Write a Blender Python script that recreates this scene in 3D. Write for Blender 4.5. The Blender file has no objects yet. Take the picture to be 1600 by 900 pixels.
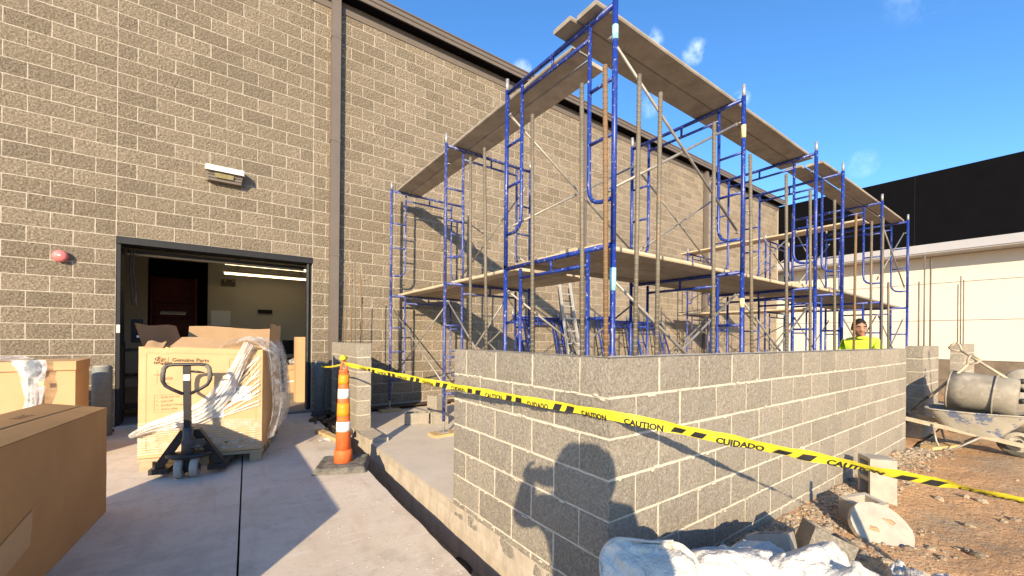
import bpy, math, random
from math import sin, cos, pi, radians, sqrt
from mathutils import Vector, Matrix, noise

random.seed(7)
S = bpy.context.scene
COL = S.collection

# ------------------------------------------------------------------ camera, sky, sun, exposure
YAW, ROLL = .6261, .0095
CF = Vector((sin(YAW), cos(YAW), 0)); CR = Vector((cos(YAW), -sin(YAW), 0)); CU = Vector((0, 0, 1))
R2 = CR*cos(ROLL) + CU*sin(ROLL); U2 = -CR*sin(ROLL) + CU*cos(ROLL)
cam_data = bpy.data.cameras.new('camera'); cam = bpy.data.objects.new('camera', cam_data); COL.objects.link(cam)
cam.matrix_world = Matrix(((R2.x, U2.x, -CF.x, 0), (R2.y, U2.y, -CF.y, 0), (R2.z, U2.z, -CF.z, 0), (0, 0, 0, 1)))
cam_data.sensor_width = 36; cam_data.sensor_fit = 'HORIZONTAL'; cam_data.lens = 631.573/1600*36
cam_data.shift_y = 78.074/1600; cam_data.clip_start = .02; cam_data.clip_end = 2000
S.camera = cam

L = Vector((.648, .761, -.336)).normalized()          # direction the sunlight travels
EL = math.asin(-L.z); AZ = math.atan2(-L.x, -L.y)
W = bpy.data.worlds.new('World'); S.world = W; W.use_nodes = True
wn, wl = W.node_tree.nodes, W.node_tree.links
for n in list(wn): wn.remove(n)
wo = wn.new('ShaderNodeOutputWorld'); bg = wn.new('ShaderNodeBackground'); bg.inputs['Strength'].default_value = .15
sky = wn.new('ShaderNodeTexSky'); sky.sky_type = 'NISHITA'; sky.sun_disc = False
sky.sun_elevation = EL; sky.sun_rotation = AZ; sky.altitude = 200; sky.air_density = 1.0; sky.dust_density = .2; sky.ozone_density = 5.
# a few small fair-weather cloud wisps
tc = wn.new('ShaderNodeTexCoord')
n1 = wn.new('ShaderNodeTexNoise'); n1.inputs['Scale'].default_value = 26; n1.inputs['Detail'].default_value = 7; n1.inputs['Roughness'].default_value = .62
wl.new(tc.outputs['Generated'], n1.inputs['Vector'])
def wmath(op, a, b=None, c=None):
    m = wn.new('ShaderNodeMath'); m.operation = op
    for i, v in enumerate((a, b, c)):
        if v is None: continue
        if isinstance(v, (int, float)): m.inputs[i].default_value = v
        else: wl.new(v, m.inputs[i])
    return m.outputs[0]
acc = None
for d, r, k in (((.7254, .5262, .6196), 1.9, .42), ((.783, .4535, .588), 1.5, .30), ((.5, .76, .55), 2.4, .16), ((.8665, .4013, .4971), 1.1, .30),
                ((.95, .225, .324), 1.6, .10), ((.52, .694, .571), 1.5, .2), ((.885, .135, .555), 3.2, .07), ((.7, .5, .47), 1.6, .12), ((.945, -.02, .43), 2.4, .10)):
    dv = Vector(d).normalized()
    vm = wn.new('ShaderNodeVectorMath'); vm.operation = 'DOT_PRODUCT'; wl.new(tc.outputs['Generated'], vm.inputs[0]); vm.inputs[1].default_value = dv
    mr = wn.new('ShaderNodeMapRange'); mr.interpolation_type = 'SMOOTHSTEP'
    mr.inputs['From Min'].default_value = cos(radians(r)); mr.inputs['From Max'].default_value = cos(radians(r*.15))
    wl.new(vm.outputs['Value'], mr.inputs['Value'])
    t = wmath('MULTIPLY', mr.outputs[0], k)
    acc = t if acc is None else wmath('MAXIMUM', acc, t)
nn = wn.new('ShaderNodeMapRange'); nn.inputs['From Min'].default_value = .42; nn.inputs['From Max'].default_value = .66; wl.new(n1.outputs['Fac'], nn.inputs['Value'])
cl = wmath('MULTIPLY', acc, nn.outputs[0])
mx = wn.new('ShaderNodeMixRGB'); mx.inputs['Color2'].default_value = (9.5, 10, 11, 1)
hs = wn.new('ShaderNodeHueSaturation'); hs.inputs['Saturation'].default_value = 1.10; hs.inputs['Value'].default_value = 1.12; wl.new(sky.outputs[0], hs.inputs['Color'])
wl.new(cl, mx.inputs['Fac']); wl.new(hs.outputs[0], mx.inputs['Color1']); wl.new(mx.outputs[0], bg.inputs['Color']); wl.new(bg.outputs[0], wo.inputs['Surface'])

sd = bpy.data.lights.new('sun', 'SUN'); sd.energy = 4.7; sd.angle = radians(.5); sd.color = (1, .82, .57)
sun = bpy.data.objects.new('sun', sd); COL.objects.link(sun); sun.rotation_euler = L.to_track_quat('-Z', 'Y').to_euler(); sun.location = (-12, -14, 12)
S.view_settings.view_transform = 'Standard'; S.view_settings.look = 'None'; S.view_settings.gamma = 1; S.view_settings.exposure = .92
S.render.engine = 'CYCLES'

# ------------------------------------------------------------------ materials
def mat(name, col, rough=.8, var=.0, nscale=8., bump=0., bscale=60., bdist=.01, col2=None, spec=.3, metal=0., isl=0., detail=6, extra=None, emit=None, lo=.3, hi=.7, brough=.65):
    m = bpy.data.materials.new(name); m.use_nodes = True
    n, l = m.node_tree.nodes, m.node_tree.links
    b = n['Principled BSDF']; b.inputs['Roughness'].default_value = rough; b.inputs['Metallic'].default_value = metal
    b.inputs['Specular IOR Level'].default_value = spec
    g = n.new('ShaderNodeNewGeometry')
    c2 = col2 or tuple(max(0, c*(1-var)) for c in col)
    if var or col2:
        t = n.new('ShaderNodeTexNoise'); t.inputs['Scale'].default_value = nscale; t.inputs['Detail'].default_value = detail; t.inputs['Roughness'].default_value = .62
        l.new(g.outputs['Position'], t.inputs['Vector'])
        r = n.new('ShaderNodeMapRange'); r.inputs['From Min'].default_value = lo; r.inputs['From Max'].default_value = hi; l.new(t.outputs['Fac'], r.inputs['Value'])
        x = n.new('ShaderNodeMixRGB'); x.inputs['Color1'].default_value = (*col, 1); x.inputs['Color2'].default_value = (*c2, 1); l.new(r.outputs[0], x.inputs['Fac'])
        out = x.outputs[0]
    else:
        x = n.new('ShaderNodeRGB'); x.outputs[0].default_value = (*col, 1); out = x.outputs[0]
    if isl:
        o = n.new('ShaderNodeObjectInfo')
        a = n.new('ShaderNodeMath'); a.operation = 'ADD'; l.new(o.outputs['Random'], a.inputs[0]); l.new(g.outputs['Random Per Island'], a.inputs[1])
        f = n.new('ShaderNodeMath'); f.operation = 'FRACT'; l.new(a.outputs[0], f.inputs[0])
        r = n.new('ShaderNodeMapRange'); r.inputs['To Min'].default_value = 1-isl; r.inputs['To Max'].default_value = 1+isl*.6; l.new(f.outputs[0], r.inputs['Value'])
        y = n.new('ShaderNodeVectorMath'); y.operation = 'SCALE'; l.new(out, y.inputs[0]); l.new(r.outputs[0], y.inputs['Scale']); out = y.outputs[0]
    if extra: out = extra(n, l, g, out)
    l.new(out, b.inputs['Base Color'])
    if bump:
        t = n.new('ShaderNodeTexNoise'); t.inputs['Scale'].default_value = bscale; t.inputs['Detail'].default_value = 5; t.inputs['Roughness'].default_value = brough
        l.new(g.outputs['Position'], t.inputs['Vector'])
        bp = n.new('ShaderNodeBump'); bp.inputs['Strength'].default_value = bump; bp.inputs['Distance'].default_value = bdist
        l.new(t.outputs['Fac'], bp.inputs['Height']); l.new(bp.outputs[0], b.inputs['Normal'])
    if emit:
        b.inputs['Emission Color'].default_value = (*emit[0], 1); b.inputs['Emission Strength'].default_value = emit[1]
    return m

def noise_mix(scale, lo, hi, col, fac=1., detail=5, stretch=None):
    """an extra colour layer: patches of col where a noise is high"""
    def f(n, l, g, out):
        t = n.new('ShaderNodeTexNoise'); t.inputs['Scale'].default_value = scale; t.inputs['Detail'].default_value = detail; t.inputs['Roughness'].default_value = .65
        if stretch:
            v = n.new('ShaderNodeVectorMath'); v.operation = 'MULTIPLY'; v.inputs[1].default_value = stretch; l.new(g.outputs['Position'], v.inputs[0]); l.new(v.outputs[0], t.inputs['Vector'])
        else: l.new(g.outputs['Position'], t.inputs['Vector'])
        r = n.new('ShaderNodeMapRange'); r.inputs['From Min'].default_value = lo; r.inputs['From Max'].default_value = hi; r.inputs['To Max'].default_value = fac; l.new(t.outputs['Fac'], r.inputs['Value'])
        x = n.new('ShaderNodeMixRGB'); x.inputs['Color2'].default_value = (*col, 1); l.new(r.outputs[0], x.inputs['Fac']); l.new(out, x.inputs['Color1'])
        return x.outputs[0]
    return f
def layers(*fs):
    def f(n, l, g, out):
        for q in fs: out = q(n, l, g, out)
        return out
    return f

M = {}
M['block_old'] = mat('split_face_block', (.49, .405, .295), .95, nscale=42, col2=(.235, .185, .13), bump=1., bscale=30, bdist=.075, brough=.78, isl=.20, spec=.1, lo=.36, hi=.62,
                     extra=layers(noise_mix(150, .57, .68, (.56, .47, .36), .7), noise_mix(110, .58, .70, (.15, .12, .085), .6), noise_mix(.55, .45, .70, (.27, .22, .155), .5), noise_mix(1.1, .62, .78, (.22, .175, .12), .4, stretch=(1, 1, .12))))
M['mortar_old'] = mat('old_mortar', (.48, .42, .335), .95, .25, 20, .3, 120, .004, spec=.1)
M['block_new'] = mat('new_grey_block', (.53, .465, .37), .95, nscale=70, col2=(.32, .28, .22), bump=.9, bscale=55, bdist=.04, brough=.78, isl=.12, spec=.15, lo=.36, hi=.62,
                     extra=layers(noise_mix(170, .56, .65, (.68, .62, .52), .8), noise_mix(120, .58, .68, (.16, .14, .11), .65), noise_mix(2.2, .5, .75, (.46, .41, .33), .5)))
M['mortar_new'] = mat('new_mortar', (.66, .585, .46), .95, .25, 30, .5, 160, .006, spec=.1)
M['concrete'] = mat('driveway_concrete', (.68, .59, .48), .9, nscale=1.6, col2=(.57, .485, .385), bump=.25, bscale=90, bdist=.004, spec=.2,
                    extra=layers(noise_mix(5, .52, .78, (.36, .30, .23), .55), noise_mix(38, .61, .73, (.30, .25, .19), .55), noise_mix(2.2, .52, .7, (.50, .36, .25), .45, stretch=(3, .5, 1)), noise_mix(6, .56, .66, (.68, .62, .54), .5, stretch=(.5, 4, 1)), noise_mix(1.1, .55, .66, (.33, .28, .23), .45), noise_mix(15, .60, .68, (.26, .21, .16), .5, stretch=(1, 6, 1))))
M['slab'] = mat('slab_concrete', (.66, .58, .465), .9, nscale=2.5, col2=(.56, .485, .385), bump=.25, bscale=70, bdist=.004, spec=.2, extra=noise_mix(14, .58, .75, (.37, .32, .26), .5))
M['footing'] = mat('footing_concrete', (.52, .45, .35), .95, nscale=6, col2=(.40, .34, .26), bump=.5, bscale=30, bdist=.012, spec=.1, extra=noise_mix(9, .5, .7, (.30, .25, .19), .6, stretch=(1, 1, .25)))
M['dirt'] = mat('red_dirt', (.66, .40, .21), 1, nscale=2.2, col2=(.53, .31, .155), bump=.9, bscale=16, bdist=.07, brough=.72, spec=.05,
                extra=layers(noise_mix(1.3, .48, .66, (.40, .32, .22), .8), noise_mix(40, .6, .72, (.50, .40, .29), .7)))
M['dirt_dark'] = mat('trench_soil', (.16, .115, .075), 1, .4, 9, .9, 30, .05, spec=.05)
M['rock'] = mat('rubble_rock', (.45, .36, .255), .95, .45, 30, .4, 90, .01, isl=.35, spec=.1)
M['brown_metal'] = mat('brown_painted_metal', (.155, .125, .10), .45, .15, 3, spec=.4)
M['black_frame'] = mat('black_rubber_frame', (.018, .018, .02), .6, .3, 20)
M['white_int'] = mat('interior_paint', (.50, .46, .38), .8, .08, 2)
M['int_floor'] = mat('interior_floor', (.33, .29, .24), .6, .2, 4)
M['ceiling_dark'] = mat('dark_ceiling', (.12, .105, .09), .9, .2, 3)
M['dark'] = mat('near_black', (.02, .018, .016), .8, .3, 10)
M['red_rack'] = mat('red_rack_paint', (.16, .032, .024), .6, .3, 6)
M['tube_light'] = mat('lit_tube', (1, .95, .8), .5, emit=((1, .80, .48), 2.6))
M['blue'] = mat('blue_scaffold_paint', (.010, .030, .20), .38, nscale=14, col2=(.013, .042, .28), spec=.5, isl=.1,
                extra=layers(noise_mix(40, .60, .67, (.50, .48, .46), .85), noise_mix(9, .56, .70, (.09, .075, .09), .6)))
M['blue_worn'] = mat('worn_blue_paint', (.025, .048, .24), .45, nscale=14, col2=(.045, .06, .20), spec=.5, isl=.15,
                     extra=layers(noise_mix(24, .53, .66, (.38, .36, .35), .75), noise_mix(16, .58, .72, (.12, .085, .07), .7)))
M['galv'] = mat('galvanised_steel', (.36, .335, .29), .5, .35, 12, .2, 60, .002, metal=.35, extra=noise_mix(14, .56, .7, (.26, .16, .09), .5))
M['bright_steel'] = mat('bare_steel', (.55, .53, .50), .4, .3, 25, metal=.5, extra=noise_mix(20, .6, .7, (.22, .16, .12), .6))
M['cyan_tape'] = mat('cyan_tape', (.10, .55, .66), .5, nscale=60, col2=(.55, .75, .75))
M['yellow_mark'] = mat('white_yellow_sticker', (.75, .72, .55), .5, nscale=40, col2=(.7, .5, .1))
M['plank'] = mat('plank_wood', (.42, .37, .305), .9, nscale=5, col2=(.28, .245, .20), bump=.4, bscale=40, bdist=.004, isl=.28, spec=.1,
                 extra=layers(noise_mix(7, .55, .75, (.20, .165, .13), .55), noise_mix(60, .66, .72, (.15, .12, .10), .6)))
M['plank_new'] = mat('fresh_plank_wood', (.58, .47, .32), .85, nscale=6, col2=(.46, .36, .235), bump=.4, bscale=40, bdist=.004, isl=.30, spec=.1, extra=noise_mix(20, .6, .75, (.28, .21, .14), .5))
M['lumber'] = mat('yellow_lumber', (.60, .42, .20), .85, .25, 12, .2, 60, .003)
M['rebar'] = mat('grey_rebar', (.21, .185, .14), .6, nscale=10, col2=(.15, .125, .09), metal=.25, spec=.3, extra=noise_mix(9, .55, .7, (.30, .17, .08), .55))
M['rebar_rust'] = mat('rusty_rebar', (.24, .14, .068), .75, nscale=12, col2=(.17, .12, .07), metal=.1, spec=.2)
M['card'] = mat('cardboard', (.565, .365, .195), .85, nscale=3, col2=(.50, .315, .16), bump=.08, bscale=30, bdist=.004, spec=.15, extra=noise_mix(14, .60, .78, (.45, .29, .15), .35))
M['card_brown'] = mat('brown_cardboard', (.50, .285, .12), .85, nscale=3, col2=(.43, .24, .10), bump=.08, bscale=25, bdist=.004, spec=.15, extra=noise_mix(40, .62, .74, (.30, .18, .08), .4))
M['card_dark'] = mat('darker_cardboard', (.36, .235, .13), .9, .15, 5, spec=.1)  # darker tone of the cardboard, for some flaps and a seam
M['print'] = mat('brown_print_ink', (.12, .07, .035), .8)
M['print_faint'] = mat('faint_print_ink', (.33, .20, .10), .8)
M['paper'] = mat('white_label_paper', (.78, .77, .74), .7, .06, 20)
M['ink'] = mat('black_ink', (.02, .02, .022), .7)
M['pallet_wood'] = mat('pallet_wood', (.47, .36, .22), .9, .3, 9, .3, 50, .004)
M['black_steel'] = mat('black_painted_steel', (.022, .021, .021), .42, .3, 18, spec=.45, extra=noise_mix(28, .64, .74, (.17, .15, .13), .7))
M['dark_steel'] = mat('grey_machine_steel', (.10, .095, .09), .5, .4, 20, metal=.4)
M['wheel_grey'] = mat('grey_nylon_wheel', (.44, .42, .38), .6, .25, 16)
M['rubber'] = mat('dirty_black_rubber', (.085, .08, .068), .9, nscale=14, col2=(.22, .20, .16), bump=.3, bscale=60, bdist=.004)
M['tyre'] = mat('dusty_tyre', (.10, .09, .075), .9, .4, 14, .3, 50, .004, extra=noise_mix(8, .5, .7, (.35, .30, .22), .7))
M['orange'] = mat('orange_cone', (.80, .155, .035), .6, nscale=18, col2=(.66, .13, .04), spec=.3, extra=noise_mix(30, .62, .74, (.62, .42, .32), .5))
M['orange_band'] = mat('orange_reflective_band', (.86, .30, .02), .45, .15, 30)
M['white_band'] = mat('white_reflective_band', (.80, .79, .76), .4, nscale=40, col2=(.66, .63, .58))
M['tape'] = mat('yellow_caution_tape', (.74, .63, .035), .4, .14, 14, .5, 26, .012, spec=.4)
M['bollard'] = mat('grey_bollard_paint', (.21, .225, .21), .65, nscale=20, col2=(.16, .175, .165), extra=noise_mix(60, .6, .72, (.33, .32, .28), .5))
M['bollard_dark'] = mat('blue_grey_bollard_paint', (.10, .125, .15), .6, .25, 20)
M['bell'] = mat('red_bell_paint', (.58, .17, .16), .45, .12, 20, extra=noise_mix(9, .5, .75, (.72, .26, .25), .5))
M['lamp_cream'] = mat('cream_lamp_housing', (.60, .57, .50), .5, .1, 20)
M['lamp_dark'] = mat('bronze_lamp_housing', (.20, .17, .14), .5, .2, 20)
M['lamp_lens'] = mat('lamp_lens', (.32, .27, .14), .25, .4, 40)
M['black_panel'] = mat('black_metal_panel', (.006, .006, .007), .8, .2, 2, spec=.02)
M['fascia'] = mat('pale_grey_fascia', (.42, .41, .41), .5, .06, 2)
M['cream_panel'] = mat('cream_wall_panel', (.66, .60, .50), .7, .05, 1)
M['base_stone'] = mat('brown_base_wall', (.23, .18, .13), .9, .4, 3, .5, 18, .03)
M['white_bag'] = mat('white_paper_bag', (.66, .625, .56), .75, nscale=9, col2=(.54, .50, .43), bump=.8, bscale=11, bdist=.05, extra=noise_mix(6, .6, .75, (.44, .39, .31), .5))
M['bag_inner'] = mat('grey_bag_lining', (.50, .47, .43), .6, .2, 12, .2, 30, .01)
M['cement'] = mat('pale_cement', (.44, .395, .32), .95, nscale=9, col2=(.32, .285, .23), bump=.4, bscale=60, bdist=.008)
M['tray'] = mat('wheelbarrow_tray', (.47, .435, .355), .75, nscale=6, col2=(.37, .33, .26), bump=.3, bscale=40, bdist=.006,
                extra=layers(noise_mix(7, .545, .60, (.07, .12, .24), .8), noise_mix(11, .62, .72, (.20, .14, .09), .6)))
M['tub'] = mat('mortar_caked_tub', (.31, .275, .215), .85, nscale=7, col2=(.215, .19, .15), bump=.35, bscale=30, bdist=.012, extra=noise_mix(5, .5, .7, (.50, .45, .36), .6))
M['handle_wood'] = mat('grey_ash_handle', (.52, .43, .30), .8, .3, 16, .2, 60, .003)
M['skin'] = mat('skin', (.40, .20, .125), .6, .15, 30, spec=.35)
M['hair'] = mat('dark_hair', (.018, .014, .012), .7, .4, 60, .6, 120, .01)
M['hivis'] = mat('hi_vis_yellow_cloth', (.66, .86, .06), .8, .10, 9, .4, 14, .03)
M['jeans'] = mat('dark_blue_jeans', (.05, .065, .11), .9, .3, 20)
M['jacket'] = mat('dark_jacket', (.05, .05, .055), .9, .3, 12)
M['screen'] = mat('black_screen', (.012, .012, .014), .25)
M['alu'] = mat('aluminium', (.60, .58, .54), .45, .15, 12, metal=.4)
M['clipboard'] = mat('tan_board', (.33, .25, .16), .8, .2, 9)
# clear stretch film and bag plastic
def film(name, clear, tint):
    m = bpy.data.materials.new(name); m.use_nodes = True; n, l = m.node_tree.nodes, m.node_tree.links
    for q in list(n): n.remove(q)
    o = n.new('ShaderNodeOutputMaterial'); tr = n.new('ShaderNodeBsdfTransparent'); gl = n.new('ShaderNodeBsdfPrincipled'); mi = n.new('ShaderNodeMixShader')
    gl.inputs['Base Color'].default_value = (*tint, 1); gl.inputs['Roughness'].default_value = .28; gl.inputs['Specular IOR Level'].default_value = .7
    g = n.new('ShaderNodeNewGeometry'); t = n.new('ShaderNodeTexNoise'); t.inputs['Scale'].default_value = 15; t.inputs['Detail'].default_value = 6
    l.new(g.outputs['Position'], t.inputs['Vector'])
    r = n.new('ShaderNodeMapRange'); r.inputs['From Min'].default_value = .38; r.inputs['From Max'].default_value = .72; r.inputs['To Min'].default_value = clear; r.inputs['To Max'].default_value = min(1, clear+.45)
    l.new(t.outputs['Fac'], r.inputs['Value']); l.new(r.outputs[0], mi.inputs['Fac'])
    b = n.new('ShaderNodeBump'); b.inputs['Strength'].default_value = .5; b.inputs['Distance'].default_value = .02; l.new(t.outputs['Fac'], b.inputs['Height']); l.new(b.outputs[0], gl.inputs['Normal'])
    l.new(tr.outputs[0], mi.inputs[1]); l.new(gl.outputs[0], mi.inputs[2]); l.new(mi.outputs[0], o.inputs['Surface'])
    return m
M['film'] = film('clear_stretch_film', .13, (.86, .82, .74))
M['film_dense'] = film('bunched_stretch_film', .30, (.88, .84, .76))
M['bag_plastic'] = film('clear_bag_plastic', .15, (.85, .86, .88))

# ------------------------------------------------------------------ mesh helpers
class MB:
    def __init__(s): s.v = []; s.f = []
    def add(s, vs, fs):
        o = len(s.v); s.v += [tuple(p) for p in vs]; s.f += [tuple(i+o for i in q) for q in fs]; return s
    def box(s, c, size, rot=None, tap=1.):
        x, y, z = size[0]/2, size[1]/2, size[2]/2
        P = [Vector((i*x*(tap if k > 0 else 1), j*y*(tap if k > 0 else 1), k*z)) for k in (-1, 1) for j in (-1, 1) for i in (-1, 1)]
        if rot is not None: P = [rot @ p for p in P]
        c = Vector(c)
        return s.add([p+c for p in P], [(0, 2, 3, 1), (4, 5, 7, 6), (0, 1, 5, 4), (2, 6, 7, 3), (0, 4, 6, 2), (1, 3, 7, 5)])
    def span(s, a, b):
        return s.box([(a[i]+b[i])/2 for i in range(3)], [abs(b[i]-a[i]) for i in range(3)])
    def bar(s, a, b, w, h, up=(0, 0, 1)):
        a, b = Vector(a), Vector(b); d = (b-a); ln = d.length; d.normalize(); up = Vector(up)
        sx = d.cross(up)
        if sx.length < 1e-4: sx = d.cross(Vector((1, 0, 0)))
        sx.normalize(); uz = sx.cross(d).normalized()
        return s.box((a+b)/2, (w, ln, h), Matrix((sx, d, uz)).transposed())
    def tube(s, pts, r, n=8, cap=True):
        pts = [Vector(p) for p in pts]; k = len(pts); rs = r if isinstance(r, (list, tuple)) else [r]*k
        o = len(s.v); t0 = (pts[1]-pts[0]).normalized()
        up = Vector((0, 0, 1)) if abs(t0.z) < .9 else Vector((1, 0, 0))
        nx = t0.cross(up).normalized()
        for i, p in enumerate(pts):
            t = (pts[min(i+1, k-1)]-pts[max(i-1, 0)]).normalized()
            nx = (nx - t*nx.dot(t)).normalized(); ny = t.cross(nx)
            for j in range(n):
                a = 2*pi*j/n; s.v.append(tuple(p + (nx*cos(a)+ny*sin(a))*rs[i]))
        for i in range(k-1):
            for j in range(n):
                a, b = o+i*n+j, o+i*n+(j+1) % n
                s.f.append((a, b, b+n, a+n))
        if cap: s.f.append(tuple(o+j for j in reversed(range(n)))); s.f.append(tuple(o+(k-1)*n+j for j in range(n)))
        return s
    def lathe(s, prof, c=(0, 0, 0), n=20, rot=None, sx=1., sy=1.):
        o = len(s.v); c = Vector(c)
        for (r, z) in prof:
            for j in range(n):
                a = 2*pi*j/n; p = Vector((r*cos(a)*sx, r*sin(a)*sy, z))
                if rot is not None: p = rot @ p
                s.v.append(tuple(p+c))
        for i in range(len(prof)-1):
            for j in range(n):
                a, b = o+i*n+j, o+i*n+(j+1) % n
                s.f.append((a, b, b+n, a+n))
        s.f.append(tuple(o+j for j in reversed(range(n)))); s.f.append(tuple(o+(len(prof)-1)*n+j for j in range(n)))
        return s
    def grid(s, fn, nu, nv):
        o = len(s.v)
        for j in range(nv+1):
            for i in range(nu+1): s.v.append(tuple(fn(i/nu, j/nv)))
        for j in range(nv):
            for i in range(nu):
                a = o+j*(nu+1)+i; s.f.append((a, a+1, a+nu+2, a+nu+1))
        return s
    def ball(s, c, r, n=10, m=7, rot=None, jit=0.):
        o = len(s.v); c = Vector(c); r = Vector(r) if hasattr(r, '__len__') else Vector((r, r, r))
        P = [Vector((0, 0, -1))]
        for i in range(1, m):
            ph = -pi/2+pi*i/m
            for j in range(n): P.append(Vector((cos(ph)*cos(2*pi*j/n), cos(ph)*sin(2*pi*j/n), sin(ph))))
        P.append(Vector((0, 0, 1)))
        for p in P:
            q = Vector((p.x*r.x, p.y*r.y, p.z*r.z))*(1+random.uniform(-jit, jit))
            if rot is not None: q = rot @ q
            s.v.append(tuple(q+c))
        for j in range(n): s.f.append((o, o+1+(j+1) % n, o+1+j))
        for i in range(m-2):
            for j in range(n):
                a = o+1+i*n+j; b = o+1+i*n+(j+1) % n; s.f.append((a, b, b+n, a+n))
        e = o+1+(m-1)*n
        for j in range(n): s.f.append((e, e-n+j, e-n+(j+1) % n))
        return s
    def mesh(s, name, m=None, smooth=False):
        me = bpy.data.meshes.new(name); me.from_pydata(s.v, [], s.f); me.update()
        if m is not None: me.materials.append(m)
        if smooth:
            for p in me.polygons: p.use_smooth = True
        return me
    def build(s, name, m, parent=None, smooth=False):
        return put(name, s.mesh(name, m, smooth), parent)

def put(name, me, parent=None, loc=None, rz=None, mw=None):
    o = bpy.data.objects.new(name, me); COL.objects.link(o)
    if parent is not None: o.parent = parent
    if mw is not None: o.matrix_local = mw
    else:
        if loc is not None: o.location = loc
        if rz is not None: o.rotation_euler = (0, 0, rz)
    return o
def tag(o, label, cat, group=None):
    o['label'] = label; o['category'] = cat
    if group: o['group'] = group
    return o
def thing(name, label, cat, loc=(0, 0, 0), rz=0., group=None):
    o = bpy.data.objects.new(name, None); COL.objects.link(o); o.empty_display_size = .1
    o.location = loc; o.rotation_euler = (0, 0, rz)
    return tag(o, label, cat, group)
def structure(name, mb, m, smooth=False):
    o = mb.build(name, m, None, smooth); o['kind'] = 'structure'; return o
def dup(src, loc, rz, label, group=None):
    r = src.copy(); COL.objects.link(r); r.location = loc; r.rotation_euler = (0, 0, rz); r['label'] = label
    if group: r['group'] = group
    for ch in list(src.children):
        c = ch.copy(); COL.objects.link(c); c.parent = r
        for g in list(ch.children):
            d = g.copy(); COL.objects.link(d); d.parent = c
    return r
def text_mb(body, size, fn=None, spacing=1., bold=0.):
    """flat lettering as geometry; fn maps (x, y) on the text plane to a point"""
    cu = bpy.data.curves.new('lettering', 'FONT'); cu.body = body; cu.size = size; cu.resolution_u = 3; cu.space_character = spacing; cu.offset = bold
    ob = bpy.data.objects.new('lettering', cu); COL.objects.link(ob)
    dg = bpy.context.evaluated_depsgraph_get(); dg.update()
    me = bpy.data.meshes.new_from_object(ob.evaluated_get(dg))
    mb = MB(); mb.v = [tuple(v.co) for v in me.vertices]; mb.f = [tuple(p.vertices) for p in me.polygons]
    bpy.data.objects.remove(ob); bpy.data.curves.remove(cu); bpy.data.meshes.remove(me)
    if fn: mb.v = [tuple(fn(p[0], p[1])) for p in mb.v]
    return mb
def fbm(x, y, z=0., s=1.):
    return noise.fractal(Vector((x*s, y*s, z*s)), 1., 2., 4)

# ------------------------------------------------------------------ ground
def dz(y): return -1.26 - .03*(7.646-y)                  # the driveway falls away from the building
structure('ground', MB().add([(-300, -300, -1.72), (300, -300, -1.72), (300, 300, -1.72), (-300, 300, -1.72)], [(0, 1, 2, 3)]), M['dirt'])
def jx(y): return .145 + (y-3.9)*.048
mb = MB()
def sheet(mb, xl, xr, y0, y1, n, zf, th=.25):
    rows = [y0+(y1-y0)*i/n for i in range(n+1)]; o = len(mb.v)
    for y in rows: mb.v += [(xl(y), y, zf(y)), (xr(y), y, zf(y)), (xl(y), y, zf(y)-th), (xr(y), y, zf(y)-th)]
    for i in range(n):
        a = o+i*4; b = a+4
        mb.f += [(a, a+1, b+1, b), (a, b, b+2, a+2), (a+1, a+3, b+3, b+1)]
    mb.f += [(o, o+2, o+3, o+1), (o+n*4, o+n*4+1, o+n*4+3, o+n*4+2)]
    return mb
def wob(y): return .012*fbm(y, 3.3, 0, 1.6) + .008*fbm(y, 8.3, 0, 7)
structure('driveway', sheet(MB(), lambda y: -14, lambda y: jx(y)-.006, -9, 7.66, 60, dz), M['concrete'])
structure('driveway', sheet(MB(), lambda y: jx(y)+.006, lambda y: 1.235+wob(y), -9, 7.4, 160, dz), M['concrete'])
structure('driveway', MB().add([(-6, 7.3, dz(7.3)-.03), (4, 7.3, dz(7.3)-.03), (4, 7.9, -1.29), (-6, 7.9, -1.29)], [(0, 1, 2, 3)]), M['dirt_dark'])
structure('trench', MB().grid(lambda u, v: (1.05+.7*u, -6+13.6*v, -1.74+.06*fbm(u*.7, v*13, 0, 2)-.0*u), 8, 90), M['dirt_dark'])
# new floor slab with its cast edge
def slab_z(y): return -1.345
sb = MB(); n = 60
sb.add([(1.556, 2.955, -1.345), (13.2, 2.955, -1.345), (13.2, 5.15, -1.345), (1.556, 5.15, -1.345)], [(0, 1, 2, 3)])
structure('floor_slab', MB().span((1.556, 1.53, -1.75), (13.2, 5.15, -1.345)), M['slab'])
structure('floor_slab', MB().span((1.75, 5.151, -1.75), (13.2, 7.64, -1.349)), M['slab'])
fm = MB()                                                 # rough footing under the pier and the left wall
fm.grid(lambda u, v: (1.54+.02*fbm(v*9, u, 0, 3), 5.17+u*2.3, -1.72+v*.42), 24, 4)
fm.grid(lambda u, v: (1.54+u*.24, 5.17+v*2.3, -1.30+.006*fbm(u*3, v*9, 0, 3)), 4, 24)
fm.grid(lambda u, v: (1.54+u*.24, 5.17, -1.72+v*.42), 4, 4)
structure('footing', fm, M['footing'])
fm = MB()
fm.grid(lambda u, v: (1.548-.014*(v < .8)+.006*fbm(u*20, v, 1, 2), .9+u*4.24, -1.74+v*(.40-.0)-.006), 80, 5)
fm.grid(lambda u, v: (1.52+u*8, 1.29-.012*fbm(u*30, 0, 5, 2), -1.75+v*.245), 60, 2)
structure('footing', fm, M['footing'])
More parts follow.
